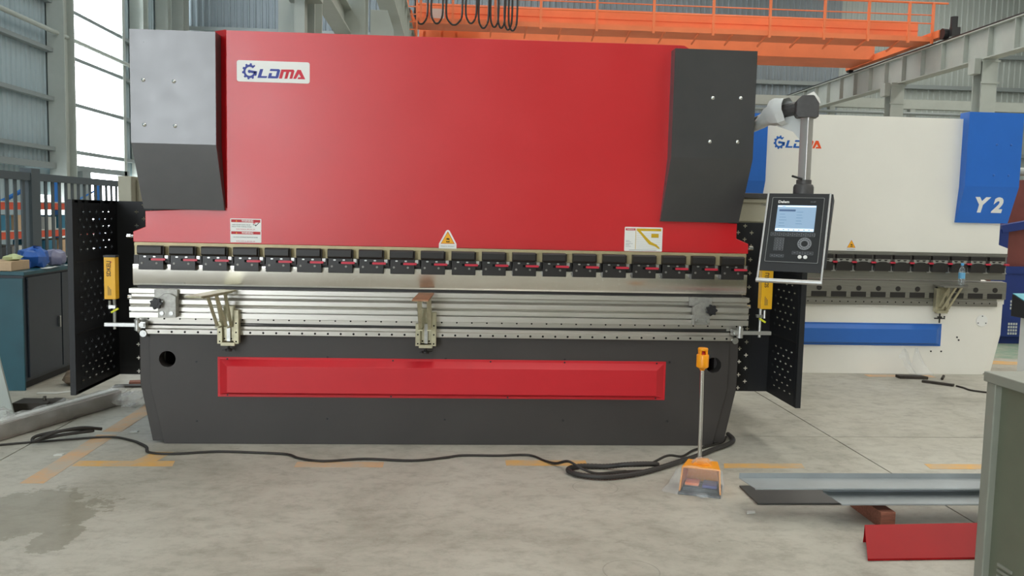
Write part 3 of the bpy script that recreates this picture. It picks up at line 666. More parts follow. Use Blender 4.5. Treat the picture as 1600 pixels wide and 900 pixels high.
# ------------------------------------------------------------------ white press brake behind
WX, WY = 4.157, 2.8
wpb = thing('press_brake', 'white press brake with blue covers marked Y 2 standing behind', 'press brake', (WX, WY+.6, 0))
def px(x): return WX+x
for s in (-1, 1): part('side_frame', MB().prism([(WY+.10, .03), (WY+1.5, .03), (WY+1.5, 2.45), (WY+1.2, 2.6), (WY+.12, 2.6), (WY+.12, 1.48), (WY+.75, 1.35), (WY+.75, 1.05), (WY+.10, .95)], px(s*1.44), px(s*1.50), 'x'), 'mwhite', wpb)
part('base_frame', MB().prism([(px(-1.575), .79), (px(-1.575), .42), (px(-1.49), .012), (px(1.49), .012), (px(1.575), .42), (px(1.575), .79)], WY+.02, WY+.1), 'mwhite', wpb, bev=.004)
part('base_plate', MB().prism([(px(-1.50), .738), (px(-1.50), .42), (px(-1.40), .001), (px(1.40), .001), (px(1.50), .42), (px(1.50), .738)], WY, WY+.02), 'mwhite', wpb, bev=.002)
part('base_plate_top', MB().box(px(-1.575), px(1.575), WY+.004, WY+.02, .738, .79), 'mwhite', wpb)
part('hole_cover', MB().cyl((5.505, WY-.006, .565), (5.505, WY, .565), .062, n=24), 'white', wpb, bev=.002)
for a in (90, 210, 330): part('screw', MB().cyl((5.505+.048*math.cos(math.radians(a)), WY-.010, .565+.048*math.sin(math.radians(a))), (5.505+.048*math.cos(math.radians(a)), WY-.006, .565+.048*math.sin(math.radians(a))), .006, n=8), 'plas', wpb)
for x, z in ((5.10, .60), (5.25, .39), (5.27, .36), (4.98, .24), (5.09, .24)): part('screw', MB().cyl((x, WY-.005, z), (x, WY, z), .009, n=8), 'plas', wpb)
raised_panel(wpb, 3.0, 5.075, .295, .527, WY-.001, 'mblue2')
wr = part('slide_rail', MB().prism([(WY, .715), (WY-.035, .715), (WY-.035, .760), (WY-.022, .768), (WY-.022, .788), (WY, .79)], px(-1.48), px(1.48), 'x'), 'mgrey', wpb, bev=.002)
rh = MB(); x = 3.55
while x < 5.6: rh.cyl((x, WY-.0365, .748), (x, WY-.034, .748), .007, n=8); x += .0835
part('rail_holes', rh, 'hole', wr, kind='stuff')
part('table', MB().box(px(-1.57), px(1.57), WY-.03, WY+.06, .79, .90).prism([(WY+.06, .90), (WY-.03, .90), (WY-.03, .965), (WY+.06, .975)], px(-1.57), px(1.57), 'x'), 'mgrey', wpb, bev=.002)
x = 3.67+.12
dw = part('wedge_block', MB().box(3.666, 3.826, WY-.034, WY-.029, .796, .850), 'black', wpb, bev=.003)
dn = part('wedge_nut', MB().cyl((3.746, WY-.036, .885), (3.746, WY-.029, .885), .026, n=14), 'black', wpb)
for i in range(1, 10):
    dup(dw, (i*.2065, 0, 0), wpb); dup(dn, (i*.2065, 0, 0), wpb)
part('punch_blade', MB().box(px(-1.57), px(1.565), WY-.006, WY+.03, .99, 1.14).box(px(-1.57), px(1.3), WY-.012, WY+.03, .978, 1.0), 'mgrey', wpb, bev=.001)
part('clamp_rail', MB().box(px(-1.57), px(1.57), WY+.002, WY+.07, 1.08, 1.262), 'mgrey', wpb); part('clamp_rail_lip', MB().box(px(-1.57), px(1.57), WY-.01, WY+.002, 1.228, 1.256), 'mgrey', wpb)
part('clamp_bar', MB().box(px(-1.57), px(1.56), WY-.008, WY+.002, 1.120, 1.165), 'black', wpb)
x0 = 3.905
wc = part('tool_clamp', MB().box(x0, x0+.165, WY-.05, WY-.01, 1.185, 1.226), 'black', wpb, bev=.002)
part('clamp_jaw', MB().prism([(x0, 1.065), (x0+.165, 1.065), (x0+.165, 1.135), (x0+.14, 1.145), (x0+.115, 1.158), (x0+.045, 1.158), (x0+.02, 1.145), (x0, 1.135)], WY-.055, WY-.01), 'black', wc, bev=.002)
part('clamp_spring', MB().box(x0+.005, x0+.16, WY-.045, WY-.01, 1.150, 1.186), 'zinc', wc)
for q in (.045, .11): part('slot', MB().prism([(x0+q-.018, 1.180), (x0+q+.022, 1.180), (x0+q+.010, 1.166), (x0+q-.008, 1.166)], WY-.048, WY-.044), 'black', wc)
part('lever', MB().prism(rrect(x0+.158, x0+.205, 1.142, 1.160, .006), WY-.065, WY-.03), 'lever', wc)
part('jaw_spacer', MB().prism([(x0+.160, 1.055), (x0+.212, 1.055), (x0+.197, 1.075), (x0+.197, 1.11), (x0+.175, 1.11), (x0+.175, 1.075)], WY-.018, WY-.008), 'zinc', wc)
for i in (-1,)+tuple(range(1, 9)): dup(wc, (i*.2012, 0, 0), wpb)
part('ram', MB().prism([(px(-1.575), 1.260), (px(1.575), 1.260), (px(1.575), 1.318), (px(1.475), 1.352), (px(1.475), 1.60), (px(1.05), 1.60), (px(1.05), 2.618), (px(-1.05), 2.618), (px(-1.05), 1.60), (px(-1.475), 1.60), (px(-1.475), 1.352), (px(-1.575), 1.318)], WY, WY+.09), 'mwhite', wpb, bev=.004)
part('ram_back', MB().box(px(-1.45), px(1.45), WY+.09, WY+.15, 1.40, 2.58), 'mwhite', wpb)
cvr = cover_plate(wpb, 5.165, 5.735, 5.14, 5.69, WY-.10, 1.572, 1.94, 2.678, 'mblue', ((5.47, 2.36), (5.62, 2.36), (5.46, 2.055), (5.615, 2.055)))
text('Y', .205, (5.362, WY-.0625, 1.748), 'white', cvr, bold=.010, rot=(PI/2+.201, 0, 0), shear=.12, depth=.001); text('2', .205, (5.545, WY-.0625, 1.748), 'white', cvr, bold=.010, rot=(PI/2+.201, 0, 0), shear=.12, depth=.001)
cover_plate(wpb, 2.57, 3.11, 2.60, 3.085, WY-.10, 1.572, 1.94, 2.60, 'mblue', ((2.7, 2.36), (2.85, 2.36)))
lgo = part('logo_sheet', MB().box(3.20, 3.71, WY-.0012, WY-.0003, 2.268, 2.400), 'mwhite', wpb)
logo(lgo, 3.205, 3.706, 2.272, 2.396, WY-.0012, 'lblue2', 'lorange')
triangle_sticker(wpb, 4.07, 1.262, .98, WY-.0005)
# its sheet support with a water bottle on it
sa = part('support_arm', MB().box(4.95, 4.985, WY-.09, WY-.036, .66, .90).box(5.055, 5.09, WY-.09, WY-.036, .66, .90).box(4.985, 5.055, WY-.06, WY-.036, .67, .93).box(4.965, 5.075, WY-.10, WY-.05, .645, .675), 'olive', wpb, bev=.002)
for q in (4.99, 5.05):
    a = MB().beam((q, WY-.09, .72), (q+.05, WY-.16, .925), .01, .022, up=(1, 0, 0)).beam((q, WY-.14, .70), (q+.07, WY-.24, .925), .01, .022, up=(1, 0, 0)).beam((q, WY-.08, .70), (q, WY-.15, .70), .01, .03, up=(1, 0, 0))
    part('arm_link', a, 'olive', sa)
part('arm_plate', MB().prism([(4.90, WY-.30), (5.15, WY-.30), (5.30, WY-.05), (4.93, WY-.05)], .925, .938, 'z'), 'mgrey', sa, bev=.001)
part('hand_screw', MB().cyl((5.01, WY-.07, .645), (5.01, WY-.07, .545), .008, n=8).box(4.955, 5.065, WY-.076, WY-.064, .585, .597).box(4.99, 5.03, WY-.08, WY-.06, .598, .612), 'black', sa)
btl = thing('water_bottle', 'clear water bottle with pale blue label and cap on the support arm', 'bottle', (5.16, WY-.16, .939))
part('body', MB().lathe((5.16, WY-.16, .939), [(.024, 0), (.030, .006), (.029, .03), (.031, .05), (.030, .075), (.031, .10), (.030, .13), (.028, .155), (.018, .185), (.012, .195), (.012, .205)], 20), 'water', btl)
part('label_band', MB().lathe((5.16, WY-.16, .939), [(.0305, .07), (.0318, .072), (.0318, .128), (.0305, .13)], 20), 'label', btl, label='pale blue paper band')
part('cap', MB().lathe((5.16, WY-.16, .939), [(.0145, .203), (.0145, .224), (.012, .227)], 16), 'cap', btl, label='blue screw cap')

# ------------------------------------------------------------------ control pendant
PT = Vector((2.1818, -.45, 1.7295)); th, be = .518, .4626
n_ = Vector((-math.sin(th)*math.cos(be), -math.cos(th)*math.cos(be), math.sin(be))); rr_ = Vector((math.cos(th), -math.sin(th), 0)); uu_ = n_.cross(rr_)
PM = Matrix(((rr_.x, uu_.x, n_.x, PT.x), (rr_.y, uu_.y, n_.y, PT.y), (rr_.z, uu_.z, n_.z, PT.z), (0, 0, 0, 1)))   # local: x right, y up, z out of the face
pen = thing('control_pendant', 'black control pendant with lit blue screen hanging from an arm wrapped in white film', 'control panel', (2.18, -.5, 1.17))
W2 = .1785
hs = MB().add([(-W2, 0, 0), (W2, 0, 0), (W2, -.535, 0), (-W2, -.535, 0), (-W2, 0, -.09), (W2, 0, -.09), (W2, -.50, -.03), (-W2, -.50, -.03)], [(0, 3, 2, 1), (4, 5, 6, 7), (0, 1, 5, 4), (1, 2, 6, 5), (2, 3, 7, 6), (3, 0, 4, 7)]).xf(PM)
part('housing', hs, 'plas', pen, bev=.003)
def pl(poly, z0, z1): return MB().prism(poly, z0, z1, 'z').xf(PM)
part('face', pl(rrect(-.158, .156, -.475, -.028, .004), .0002, .002), 'pane', pen)
bz = part('outline', MB().prism(rrect(-.156, .154, -.472, -.030, .006), .002, .0026, 'z', [rrect(-.1533, .1513, -.4693, -.0327, .005)]).xf(PM), 'inkgrey', pen)
sc = part('screen', pl(rrect(-.118, .112, -.265, -.085, .003), .002, .0035), 'screen', pen)
part('screen_header', pl([(-.116, -.098), (.110, -.098), (.110, -.088), (-.116, -.088)], .0035, .0039), 'screenlight', sc)
part('screen_footer', pl([(-.116, -.262), (.110, -.262), (.110, -.245), (-.116, -.245)], .0035, .0039), 'screenlight', sc)
part('screen_selection', pl([(-.106, -.128), (-.008, -.128), (-.008, -.115), (-.106, -.115)], .0035, .0039), 'screenbar', sc)
for i in range(5):
    part('screen_text', pl([(-.10, -.150-.020*i), (-.068+.006*(i % 3), -.150-.020*i), (-.068+.006*(i % 3), -.147-.020*i), (-.10, -.147-.020*i)], .0035, .0039), 'screentext', sc)
    part('screen_text', pl([(.0, -.134-.020*i), (.038-.006*(i % 2), -.134-.020*i), (.038-.006*(i % 2), -.131-.020*i), (.0, -.131-.020*i)], .0035, .0039), 'screentext', sc)
for i in range(7): part('screen_text', pl([(-.10+.03*i, -.257), (-.092+.03*i, -.257), (-.092+.03*i, -.252), (-.10+.03*i, -.252)], .0039, .0042), 'screenbar', sc)
part('screen_text', pl([(-.09, -.095), (-.07, -.095), (-.07, -.092), (-.09, -.092)], .0039, .0042), 'screentext', sc)
text('Delem', .024, None, 'white', pen, bold=.0008, width=.066, mx=PM @ Matrix.Translation((-.085, -.062, .0025)))
text('DA-58T', .010, None, 'key', pen, width=.032, mx=PM @ Matrix.Translation((.09, -.060, .0025)))
def keys(nm, cells, sub=None):
    o = None
    for k, (x0, x1, y0, y1) in enumerate(cells):
        if o is None: o = part(nm, pl(rrect(x0, x1, y0, y1, .002, 2), .002, .0034), 'keydark', pen); par = pen
        else: part('key', pl(rrect(x0, x1, y0, y1, .002, 2), .002, .0034), 'keydark', o)
        part('key_mark', pl([(x0+(x1-x0)*.3, (y0+y1)/2-.0015), (x0+(x1-x0)*.7, (y0+y1)/2-.0015), (x0+(x1-x0)*.7, (y0+y1)/2+.0015), (x0+(x1-x0)*.3, (y0+y1)/2+.0015)], .0034, .0037), 'key', o)
    return o
def tray(x0, x1, y0, y1): return part('key_frame', MB().prism(rrect(x0, x1, y0, y1, .002, 2), .002, .0027, 'z').xf(PM), 'key', pen)
tray(-.139, .121, -.297, -.273); keys('function_keys', [(-.1375+.0258*i, -.1135+.0258*i, -.2955, -.2745) for i in range(10)])
tray(-.112, -.056, -.396, -.309)
keys('number_keys', [(-.111+.0182*i, -.0945+.0182*i, -.326-.0172*j, -.3105-.0172*j) for j in range(4) for i in range(3)]+[(-.111, -.0945, -.395, -.3795), (-.0928, -.0575, -.395, -.3795)])
tray(-.128, -.047, -.440, -.421); keys('axis_keys', [(-.127+.0268*i, -.1015+.0268*i, -.439, -.422) for i in range(3)])
tray(.0, .122, -.418, -.397); keys('mode_keys', [(.001+.0303*i, .030+.0303*i, -.417, -.398) for i in range(4)])
dl = part('jog_ring', MB().prism(circle(.066, -.345, .041, 28), .002, .0036, 'z', [circle(.066, -.345, .020, 20)]).xf(PM), 'key', pen)
part('jog_hub', MB().cyl((.066, -.345, .002), (.066, -.345, .005), .017, n=20).xf(PM), 'pane', dl)
for k in range(16):
    a = 2*PI*k/16; part('ring_mark', MB().cyl((.066+.031*math.cos(a), -.345+.031*math.sin(a), .0036), (.066+.031*math.cos(a), -.345+.031*math.sin(a), .0042), .0035, n=6).xf(PM), 'pane', dl)
for x in (.048, .080): part('push_button', MB().cyl((x, -.436, .002), (x, -.436, .010), .0115, n=18).xf(PM), 'white', pen, label='white round button')
for s in (-1, 1):
    part('side_strip', MB().add([(s*W2, .002, .006), (s*(W2+.012), .002, .006), (s*(W2+.012), -.595, .006), (s*W2, -.595, .006), (s*W2, .002, -.006), (s*(W2+.012), .002, -.006), (s*(W2+.012), -.595, -.006), (s*W2, -.595, -.006)], [(0, 3, 2, 1), (4, 5, 6, 7), (0, 1, 5, 4), (1, 2, 6, 5), (2, 3, 7, 6), (3, 0, 4, 7)]).xf(PM), 'alu', pen, bev=.003)
part('side_cheek', MB().add([(W2+.012, 0, -.006), (W2+.022, 0, -.006), (W2+.022, -.50, -.006), (W2+.012, -.50, -.006), (W2+.012, 0, -.095), (W2+.022, 0, -.095), (W2+.022, -.5, -.02), (W2+.012, -.5, -.02)], [(0, 3, 2, 1), (4, 5, 6, 7), (0, 1, 5, 4), (1, 2, 6, 5), (2, 3, 7, 6), (3, 0, 4, 7)]).xf(PM), 'plas', pen)
part('handle_bar', MB().cyl((-W2-.012, -.598, .004), (W2+.012, -.598, .004), .014, n=14).xf(PM), 'alu', pen)
pX, pY = 2.228, -.40
q = Matrix.Translation((pX, pY, 0)) @ Matrix.Rotation(math.radians(38), 4, 'Z')
part('pole', MB().prism(rrect(-.030, .030, -.030, .030, .008), 1.80, 2.20, 'z').xf(q), 'poleface', pen)
part('pole_socket', MB().lathe((pX, pY, 1.71), [(.062, 0), (.062, .06), (.056, .075), (.046, .08), (.046, .105)], 20), 'darkgrey', pen)
part('clamp_handle', MB().cyl((pX-.03, pY-.04, 1.82), (pX-.10, pY-.06, 1.835), .007, n=8), 'plas', pen)
part('elbow', MB().prism([(-.062, 2.20), (.062, 2.20), (.062, 2.285), (.030, 2.335), (-.040, 2.335), (-.075, 2.30), (-.075, 2.22)], -.055, .055, 'y').xf(Matrix.Translation((pX, pY, 0)) @ Matrix.Rotation(-.25, 4, 'Z')), 'darkgrey', pen, bev=.008)
ap = catmull([(1.94, .30, 2.185), (2.045, .16, 2.195), (2.065, -.02, 2.215), (2.11, -.20, 2.245), (2.20, -.36, 2.27)], 4)
part('arm', MB().tube(ap, .042, 10), 'darkgrey', pen)
def wrap(pts, rs, m, seed, n=14):
    rg = random.Random(seed); P = [Vector(p) for p in pts]; mb = MB(); vs = []
    for i, p in enumerate(P):
        d = (P[min(i+1, len(P)-1)]-P[max(i-1, 0)]).normalized(); e1 = d.cross(Vector((0, 0, 1))).normalized(); e2 = d.cross(e1)
        vs += [p+(e1*math.cos(2*PI*k/n)+e2*math.sin(2*PI*k/n))*rs[i]*(1+rg.uniform(-.14, .14)) for k in range(n)]
    mb.add(vs, [(i*n+k, i*n+(k+1) % n, (i+1)*n+(k+1) % n, (i+1)*n+k) for i in range(len(P)-1) for k in range(n)]); return mb
part('film_wrap', wrap(catmull([(2.055, .13, 2.19), (2.065, -.02, 2.205), (2.08, -.13, 2.23), (2.10, -.22, 2.245), (2.15, -.29, 2.255)], 2), [.040, .040, .042, .046, .052, .066, .086, .092, .084], 'wrapw', 3), 'wrapw', pen, label='crumpled white film')
part('film_tail', MB().add([(2.10, -.24, 2.16), (2.17, -.33, 2.12), (2.215, -.37, 2.05), (2.20, -.34, 2.20), (2.16, -.28, 2.24), (2.12, -.26, 2.17), (2.18, -.34, 2.13), (2.205, -.36, 2.20)], [(0, 1, 7, 4), (1, 2, 7), (5, 6, 3, 4)]), 'wrapw', pen, label='torn white film')
part('film_cap', MB().add([(2.20, -.44, 2.335), (2.25, -.43, 2.36), (2.30, -.40, 2.325), (2.31, -.40, 2.295), (2.285, -.42, 2.28), (2.24, -.45, 2.335)], [(0, 1, 2, 5), (2, 3, 4, 5)]), 'wrapw', pen)

# ------------------------------------------------------------------ foot pedal with emergency stop
fp = thing('foot_pedal', 'yellow foot pedal wrapped in clear film with an orange stop button on its pole', 'foot pedal', (1.49, -.93, 0))
FM = Matrix(((.94, .34, 0, 1.455), (-.34, .94, 0, -1.035), (0, 0, 1, 0), (0, 0, 0, 1)))   # local: x along the mouth, y to the back
def hood(o):
    return [(-.105+o, .21-o, .010), (.105-o, .21-o, .010), (.085-o, .19-o, .150-o), (-.085+o, .19-o, .150-o), (-.118+o, .0, .010), (.118-o, .0, .010), (.108-o, .035, .145-o), (-.108+o, .035, .145-o)]
A, B = hood(0), hood(.009)
hd = MB().add(A+B, [(0, 1, 2, 3), (3, 2, 6, 7), (0, 3, 7, 4), (1, 5, 6, 2), (9, 8, 11, 10), (10, 11, 15, 14), (11, 8, 12, 15), (13, 9, 10, 14), (4, 7, 15, 12), (7, 6, 14, 15), (6, 5, 13, 14), (0, 4, 12, 8), (1, 9, 13, 5), (0, 8, 9, 1)]).xf(FM)
part('hood', hd, 'pedal', fp, bev=.003)
part('base_plate', MB().box(-.118, .118, -.03, .21, 0, .010).xf(FM), 'plas', fp)
part('pedal', MB().prism([(.16, .030), (.16, .042), (.01, .062), (.01, .046)], -.085, -.008, 'x').xf(FM), 'pedalo', fp, bev=.003, label='orange foot plate')
part('pedal', MB().prism([(.16, .030), (.16, .042), (.0, .058), (.0, .042)], .012, .092, 'x').xf(FM), 'pedalb', fp, bev=.003, label='blue foot plate')
part('pedal_cradle', MB().box(-.098, .098, .03, .17, .010, .028).xf(FM), 'plas', fp)
part('pole', MB().cyl((1.487, -.90, .145), (1.480, -.90, .70), .0115, n=16), 'chrome', fp)
part('pole_socket', MB().prism([(-.06, .145), (.06, .145), (.03, .170), (-.03, .170)], .09, .17).xf(FM), 'pedal', fp, bev=.004)
BX, BY, BZ = 1.480, -.90, .690
part('button_housing', MB().lathe((BX, BY, BZ), [(.013, 0), (.017, .01), (.034, .020), (.035, .028), (.035, .088), (.032, .094)], 24), 'estop', fp, bev=.0015)
part('button_guard', MB().box(BX-.023, BX-.012, BY-.02, BY+.02, BZ+.09, BZ+.118).box(BX+.012, BX+.023, BY-.02, BY+.02, BZ+.09, BZ+.118).lathe((BX, BY, BZ+.116), [(.027, 0), (.029, .003), (.029, .012), (.026, .015)], 24), 'estop', fp)
part('button', MB().lathe((BX, BY, BZ+.092), [(.012, 0), (.012, .016), (.008, .020)], 16), 'wred', fp)
rg = random.Random(5)
def sheet_film(F, G, rows, jit, sag):
    k = len(F); vs = []
    for j in range(rows):
        t = j/(rows-1)
        for a, b in zip(F, G):
            p = Vector(a).lerp(Vector(b), t); p = FM @ p
            vs.append((p.x+rg.uniform(-jit, jit), p.y+rg.uniform(-jit, jit)-sag*math.sin(PI*t), max(.004, p.z+rg.uniform(-jit, jit))))
    return MB().add(vs, [(j*k+i, j*k+i+1, (j+1)*k+i+1, (j+1)*k+i) for j in range(rows-1) for i in range(k-1)])
part('film_wrap', sheet_film([(-.125, .02, .13), (-.08, .02, .152), (-.03, .015, .156), (.02, .015, .158), (.07, .018, .156), (.118, .02, .148)], [(-.215, -.02, .004), (-.13, -.05, .004), (-.05, -.055, .012), (.02, -.07, .006), (.09, -.055, .005), (.13, -.03, .004)], 8, .006, .01), 'clear', fp, label='crumpled clear film')
part('film_wrap', sheet_film([(-.120, .19, .12), (-.122, .13, .145), (-.124, .07, .145), (-.125, .02, .13)], [(-.15, .19, .004), (-.19, .12, .004), (-.205, .05, .004), (-.215, -.02, .004)], 6, .006, 0), 'clear', fp, label='crumpled clear film')
part('film_gather', MB().blob(tuple(FM @ Vector((.0, .12, .165))), (.06, .045, .018), 12, .25, 4), 'clear', fp)
part('film_knot', MB().blob(tuple(FM @ Vector((.02, -.06, .016))), (.030, .016, .014), 10, .35, 6), 'clear', fp)

# ------------------------------------------------------------------ cables on the floor
base_pts = [(-2.98, -.17), (-2.852, -.075), (-2.50, .06), (-2.25, .13), (-2.08, .05), (-1.985, -.04), (-1.92, -.12), (-1.86, -.24), (-1.70, -.27), (-1.45, -.215), (-1.2, -.235), (-1.0, -.27), (-.90, -.36), (-.74, -.42), (-.5, -.37), (-.2, -.405), (0, -.34), (.12, -.285), (.35, -.285), (.55, -.27), (.64, -.40), (.70, -.50, .02), (.765, -.585, .058), (.84, -.64, .03), (.92, -.66), (1.02, -.65), (1.12, -.62), (1.22, -.60)]
def floor_cable(name, label, pts, r, off=0, wob=0, seed=1, m='cable', ridge=0, sub=6, group=None):
    rg = random.Random(seed); P = [(p[0]+rg.uniform(-wob, wob), p[1]+off+rg.uniform(-wob, wob), p[2] if len(p) > 2 else r+.001) for p in pts]
    return solid(name, label, 'cable', MB().tube(catmull(P, sub), r, 8, ridge), m, group=group)
floor_cable('power_cable', 'thin black cable snaking along the floor before the red machine, thicker of its pair', base_pts, .0068)
floor_cable('signal_cable', 'thinner dark cable running beside the black power cable on the floor', [(p[0], p[1]+.021)+tuple(p[2:]) for p in base_pts[:-1]], .0048, wob=.002, seed=3)
loop = [(2.03, .25, .02), (2.02, .10, .02), (1.95, -.02, .02), (1.80, -.16, .02), (1.66, -.30, .02), (1.50, -.44, .02), (1.36, -.56, .02), (1.20, -.68, .02), (1.05, -.75, .02), (.93, -.77, .02), (.80, -.72, .02), (.76, -.62, .02), (.84, -.55, .02), (1.0, -.555, .02), (1.12, -.60, .045), (1.25, -.60, .05), (1.33, -.545, .03)]
solid('conduit', 'thick ribbed black conduit looping on the floor behind the yellow pedal', 'cable', MB().tube(catmull(loop, 14), .0145, 10, .14), 'conduit')
l2 = [(2.00, .20, .012), (1.93, .06, .012), (1.78, -.06, .012), (1.66, -.16, .012), (1.55, -.30, .012), (1.42, -.42, .05), (1.28, -.485, .012), (1.14, -.50, .012), (1.0, -.505, .012), (.90, -.515, .012)]
solid('signal_cable', 'slim black cable lying alongside the thick ribbed conduit', 'cable', MB().tube(catmull(l2, 8), .008, 8), 'cable')
coil = [(-2.62, -.06, 0.038), (-2.52, .02, 0.048), (-2.40, .11, 0.048), (-2.36, .15, 0.048), (-2.44, .12, 0.063), (-2.56, .02, 0.068), (-2.64, -.06, 0.058), (-2.63, -.09, 0.038), (-2.54, -.02, 0.073), (-2.42, .10, 0.078), (-2.32, .19, 0.048)]
solid('coiled_cable', 'bunched black cable end folded on the floor at left', 'cable', MB().tube(catmull(coil, 6), .011, 8), 'cable')

# ------------------------------------------------------------------ steel sheets, timber, red panel
def bent(x0, x1, yb, yf, z, skew, hb=.035, hf=.0):
    t = .003
    mb = MB().add([(x0, yb, z+hb), (x1, yb, z+hb), (x1, yb, z), (x0, yb, z), (x0+skew, yf, z), (x1, yf, z), (x0+skew*1.02, yf-.002, z-.006), (x1, yf-.002, z-.006)], [(0, 1, 2, 3), (3, 2, 5, 4), (4, 5, 7, 6)])
    k = len(mb.v); vv = [(a, b+t, c-t) for a, b, c in mb.v[:k]]
    mb.add(vv, [(3, 2, 1, 0), (4, 5, 2, 3), (6, 7, 5, 4)])
    mb.f += [(0, 3, 11, 8), (3, 4, 12, 11), (4, 6, 14, 12), (0, 8, 9, 1), (6, 7, 15, 14), (1, 9, 10, 2), (2, 10, 13, 5), (5, 13, 15, 7)]
    return mb
solid('steel_sheet', 'long folded grey steel sheet lying on top, farthest from the red panel', 'sheet metal', bent(1.60, 3.12, -1.264, -1.437, .170, .027, hb=.028), 'sheet')
solid('steel_sheet', 'folded grey steel sheet resting lower on the timber block', 'sheet metal', bent(2.03, 3.05, -1.352, -1.545, .124, .012, hb=.024), 'sheet')
solid('steel_sheet', 'flat thin steel sheet on the floor beneath the folded sheets', 'sheet metal', MB().box(1.73, 3.1, -1.205, -.90, .004, .012), mat('shadow_dark_sheet', (86, 85, 83), .5, metal=.3))  # deep shadow beneath the folded sheets is painted into this dark colour
solid('timber_block', 'red brown timber block propping the folded steel sheets', 'timber', MB().prism([(2.245, -1.22), (2.315, -1.22), (2.325, -1.56), (2.245, -1.56)], 0.0, .085, 'z'), 'wood', bev=.004)
P_ = [(1.975, -1.975, .012), (2.62, -1.960, .012), (2.70, -1.75, .100), (2.066, -1.75, .090), (2.066, -1.745, .0), (2.70, -1.745, .0)]
T_ = [(a, b-.004, c-.004) if k < 4 else (a, b+.003, c) for k, (a, b, c) in enumerate(P_)]; T_[0] = (1.977, -1.974, .002); T_[1] = (2.62, -1.959, .002)
T_[2] = (2.70, -1.752, .094); T_[3] = (2.068, -1.752, .084)
solid('red_panel', 'red painted folded sheet metal panel lying on the floor beside the grey cabinet', 'sheet metal',
      MB().add(P_+T_, [(0, 1, 2, 3), (3, 2, 5, 4), (9, 8, 7, 6), (10, 11, 8, 9), (0, 6, 7, 1), (0, 3, 9, 6), (1, 7, 8, 2), (3, 4, 10, 9), (2, 8, 11, 5), (4, 5, 11, 10)]), 'reddark')

# ------------------------------------------------------------------ grey cabinet at the right edge
gc = thing('grey_cabinet', 'grey green steel cabinet with overhanging top beside the red panel', 'cabinet', (2.75, -3.0, 0))
part('body', MB().box(2.345, 3.2, -4.1, -2.27, .0, .90), 'greycab', gc, bev=.004)
part('corner_post', MB().box(2.315, 2.36, -2.30, -2.24, 0, .90), 'greycabt', gc, bev=.006)
part('top', MB().box(2.305, 3.25, -4.15, -2.23, .90, .943), 'greycabt', gc, bev=.005)
for k, yy in enumerate((-2.36, -2.50)):
    for z in (.098, .122, .146): part('louvre', MB().box(2.338, 2.346, yy-.09, yy, z-.006, z+.006), 'greycabt', gc)

# ------------------------------------------------------------------ left side: cabinets and clutter on them
tc = thing('tool_cabinet', 'teal and dark slate tool cabinet standing by the fence', 'cabinet', (-3.75, 2.2, 0))
part('body', MB().box(-4.25, -3.505, 1.64, 3.6, .07, .965), 'navy', tc, bev=.004)
part('end_panel', MB().box(-4.25, -3.505, 1.62, 1.64, .0, .94), 'teal', tc, bev=.002, label='teal end panel')
part('top', MB().box(-4.28, -3.48, 1.60, 3.62, .965, .995), 'teal', tc, bev=.003)
part('plinth', MB().box(-4.2, -3.55, 1.68, 3.55, 0, .07), 'guard', tc)
for a, b in ((1.68, 2.28), (2.30, 2.92), (2.94, 3.55)):
    d = part('door', MB().box(-3.505, -3.488, a, b, .10, .945), 'navy', tc, bev=.003)
    part('handle', MB().box(-3.488, -3.470, b-.07, b-.05, .46, .56), 'zinc', d, bev=.002)
solid('cardboard_box', 'tan cardboard box on the teal cabinet in front of the blue bag', 'box', MB().box(-3.95, -3.60, 1.64, 1.95, .997, 1.075), 'card', bev=.003)
solid('rag', 'crumpled pale green rag on the cardboard box', 'rag', MB().blob((-3.66, 1.80, 1.10), (.075, .07, .03), 10, .25, 9, 1.076), 'rag')
solid('plastic_bag', 'crumpled blue plastic bag on the teal cabinet', 'bag', MB().blob((-3.66, 2.15, 1.07), (.125, .12, .10), 14, .22, 11, .997), 'bagblue')
solid('plastic_bag', 'bulging clear plastic bag with pale purple contents beside the blue bag', 'bag', MB().blob((-3.62, 2.46, 1.06), (.10, .11, .08), 14, .15, 12, .997), mat('hazy_purple_film', (140, 140, 170), .3, spec=.7, alpha=.85, bump=.5, bs=20))
solid('bowl', 'shallow metal bowl on the teal cabinet behind the clear bag', 'bowl', MB().lathe((-3.64, 2.86, .998), [(.06, 0), (.10, .02), (.13, .05), (.135, .055), (.125, .05), (.095, .022)], 20), 'zinc')
for k, (a, yy) in enumerate(((-3.50, 2.1), (-3.495, 2.55), (-3.50, 3.1))):
    rg = random.Random(k); vs = []
    for i in range(5):
        for j in range(4): vs.append((a-.02+.02*j+rg.uniform(-.004, .004), yy-.15+.075*i, .9965+rg.uniform(0, .010)))
    mbp = MB().add(vs, [(i*4+j, i*4+j+1, (i+1)*4+j+1, (i+1)*4+j) for i in range(4) for j in range(3)])
    solid('paper_sheet', ('white crumpled paper on the cabinet edge below the blue bag', 'white crumpled paper on the cabinet edge below the clear bag', 'white crumpled paper on the cabinet edge near the perforated guard')[k], 'paper', mbp, 'paper')

